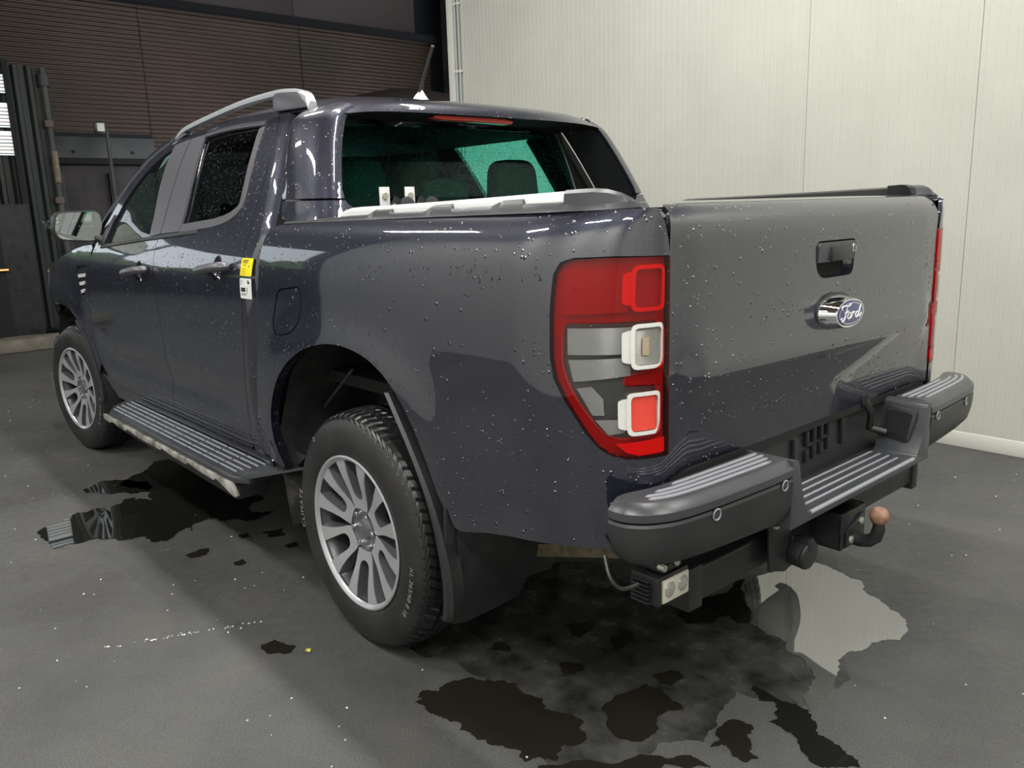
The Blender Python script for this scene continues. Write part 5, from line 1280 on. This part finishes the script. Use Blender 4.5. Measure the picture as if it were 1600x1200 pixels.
# --- wheels
def ring_profile():
    # y outward = 0 at the outer sidewall; radius, depth inward negative
    P = [(.243, -.012), (.252, -.004), (.275, .004), (.305, .006), (.335, .000), (.352, -.008), (.362, -.016), (.3715, -.026)]
    T = [(.3790, -.040), (.3810, -.052), (.3835, -.064), (.3842, -.066), (.3768, -.068), (.3768, -.078), (.3850, -.080), (.3868, -.098), (.3868, -.112), (.3788, -.114), (.3788, -.126), (.3868, -.128), (.3868, -.145), (.3848, -.160), (.3768, -.162), (.3768, -.172), (.3842, -.174), (.3835, -.176), (.3810, -.188), (.3790, -.200)]
    B = [(.3715, -.214), (.352, -.232), (.305, -.246), (.252, -.236), (.243, -.228)]
    return P, T, B
def tyre_mesh():
    P, T, B = ring_profile(); prof = P+T+B; k = len(prof); n = 350
    V = []
    for j in range(n):
        a = 2*PI*j/n
        for i, (r, h) in enumerate(prof):
            aa = a
            if r > .370:
                gr = (j % 5 == 0)
                mid = .100 < -h < .150
                if gr and not mid and r > .3712: r -= .006
                aa = a+ (-h-.126)*1.3*(1 if h > -.126 else -1)
            # wide flat at the ground
            V.append((r*math.cos(aa), h, r*math.sin(aa)))
    F = [(j*k+i, j*k+i+1, ((j+1) % n)*k+i+1, ((j+1) % n)*k+i) for j in range(n) for i in range(k-1)]
    me = bpy.data.meshes.new('tyre'); me.from_pydata(V, [], F); me.materials.append(RUB); me.materials.append(TREAD)
    for p in me.polygons:
        i = p.index % (k-1); p.material_index = 1 if len(P)-2 <= i < len(P)+len(T) else 0
        p.use_smooth = not (len(P)-1 <= i < len(P)+len(T))
    me.update(); return me
TYRE = tyre_mesh()
def text_ring(txt, r, ang0, size, y, name='letters', flip=True):
    cu = bpy.data.curves.new(name, 'FONT'); cu.body = txt; cu.size = size; cu.extrude = .0006; cu.align_x = 'CENTER'; cu.space_character = 1.15
    o = bpy.data.objects.new(name, cu); COL.objects.link(o)
    dg = bpy.context.evaluated_depsgraph_get(); me = bpy.data.meshes.new_from_object(o.evaluated_get(dg))
    COL.objects.unlink(o); bpy.data.objects.remove(o)
    for v in me.vertices:
        # viewed from +y the x axis runs to the left: angle grows anticlockwise seen from -y
        a = ang0+v.co.x/r; rr = r+v.co.y; h = v.co.z
        v.co = Vector((rr*math.cos(a), y+h, rr*math.sin(a)))
    me.materials.append(LETTER); return me
def wheel(cx, cy, sd, steer, name='wheel'):
    """sd=+1: outer face towards +y."""
    root = bpy.data.objects.new(name, None); COL.objects.link(root); root.parent = TR
    root.location = (cx, cy, .3868); root.rotation_euler = (0, math.radians(2), steer+(0 if sd == 1 else PI))
    link('tyre', TYRE, root)
    # rim barrel
    MB().lathe([(.243, -.230), (.250, -.226), (.236, -.20), (.222, -.12), (.222, -.05), (.232, -.020), (.2375, -.012), (.249, -.008), (.2505, -.002), (.245, .0005), (.2365, -.004), (.2335, -.010), (.2325, -.022), (.225, -.050), (.217, -.12), (.230, -.20), (.240, -.225)], (0, 0, 0), 'y', 96, close=True).build('rim', ALLOYB, root, ang=30)
    MB().lathe([(.2340, -.012), (.2385, -.006), (.2455, -.0012), (.2505, -.003), (.2505, -.0005), (.245, .0018), (.2365, -.003), (.2325, -.010)], (0, 0, 0), 'y', 96, close=True).build('rim_flange', ALLOY, root)
    for q in range(6):
        a0 = PI/2+q*PI/3
        def dep(r): return -.008-.026*sst((.235-r)/.17)
        half = [(.074, -28), (.084, -27), (.100, -25.5), (.125, -22.5), (.16, -21.0), (.195, -21.0), (.2345, -21.8)]
        inn_ = [(.2345, -8.6), (.195, -9.6), (.16, -10.8), (.135, -12.0), (.118, -12.0), (.108, -9.), (.103, -4)]
        O = half+inn_+[(.102, 0)]+[(r, -a) for r, a in inn_[::-1]]+[(r, -a) for r, a in half[::-1]]+[(.071, 13), (.071, -13)]
        O = [p for i, p in enumerate(O)]
        k = len(O); V = []
        def XYZ(r, adeg, y): 
            a = a0+math.radians(adeg); return (r*math.cos(a), y, r*math.sin(a))
        c_r = .17
        for lvl, (ex, dy) in enumerate(((0, 0), (.0, -.003), (.35, -.042))):
            for (r, ad) in O:
                # taper: sides widen towards the back
                sgn = 0
                side_out = abs(ad) > 12
                V.append(XYZ(r, ad*(1+.12*(ex > 0)*(1 if side_out else -1)*.9), dep(r)+dy-(.0)))
        F = [tuple(range(k))]; mi = [0]
        bb = MB(); 
        # front face triangulated through the two legs
        tri2 = delaunay_2d_cdt([Vector((r*math.cos(math.radians(ad)), r*math.sin(math.radians(ad)))) for r, ad in O], [(i, (i+1) % k) for i in range(k)], [], 0, 1e-6)
        P2 = [(r*math.cos(math.radians(ad)), r*math.sin(math.radians(ad))) for r, ad in O]
        FF = []
        for f in tri2[2]:
            c = (sum(tri2[0][i][0] for i in f)/len(f), sum(tri2[0][i][1] for i in f)/len(f))
            if inside(c, P2): FF.append([tri2[3][i][0] for i in f])
        bb.add(V, FF, 0)
        n0 = len(bb.f)
        for lvl in range(2):
            for i in range(k): bb.f.append([lvl*k+i, lvl*k+(i+1) % k, (lvl+1)*k+(i+1) % k, (lvl+1)*k+i]); bb.mi.append(0 if lvl == 0 else 1)
        bb.build('spoke', [ALLOY, ALLOYD], root, ang=30)
    MB().lathe([(.0, -.040), (.030, -.0405), (.033, -.043), (.036, -.0445), (.052, -.043), (.070, -.041), (.080, -.046), (.084, -.075), (.0, -.08)], (0, 0, 0), 'y', 48).build('hub', ALLOYD, root, ang=25)
    MB().lathe([(.0, -.036), (.026, -.0365), (.030, -.039), (.031, -.046), (.0, -.046)], (0, 0, 0), 'y', 40).build('hub_cap', ALLOYD, root)
    for q in range(6):
        a = PI/2+PI/6+q*PI/3; x, z = .056*math.cos(a), .056*math.sin(a)
        MB().lathe([(0, -.044), (.013, -.044), (.0135, -.047), (.0135, -.056), (0, -.056)], (x, 0, z), 'y', 20).build('nut_well', DARK, root)
        MB().prism([(.0085*math.cos(PI/3*i), .0085*math.sin(PI/3*i)) for i in range(6)], lambda u, v, d: (x+u, d, z+v), -.046, -.028).build('lug_nut', CHROME, root, .001)
    MB().lathe([(0, -.100), (.155, -.100), (.157, -.104), (.157, -.122), (.155, -.126), (0, -.126)], (0, 0, 0), 'y', 48).build('brake_disc', GRIM, root)
    MB().lathe([(0, -.135), (.215, -.14), (.215, -.20), (0, -.20)], (0, 0, 0), 'y', 36).build('brake_backplate', DARK, root)
    if sd == 1:
        me = text_ring('CLIMATE', .320, math.radians(2), .030, .0062); link('sidewall_lettering', me, root)
        me = text_ring('XL 265/60 R 18', .316, math.radians(200), .024, .0068); link('sidewall_lettering', me, root)
        me = text_ring('Q', .330, math.radians(55), .022, .0055); link('sidewall_lettering', me, root)
    return root
wheel(0, .907, 1, 0); wheel(0, -.907, -1, 0)
wheel(3.22, .895, 1, math.radians(8)); wheel(3.22, -.895, -1, math.radians(8))
bpy.context.view_layer.update()
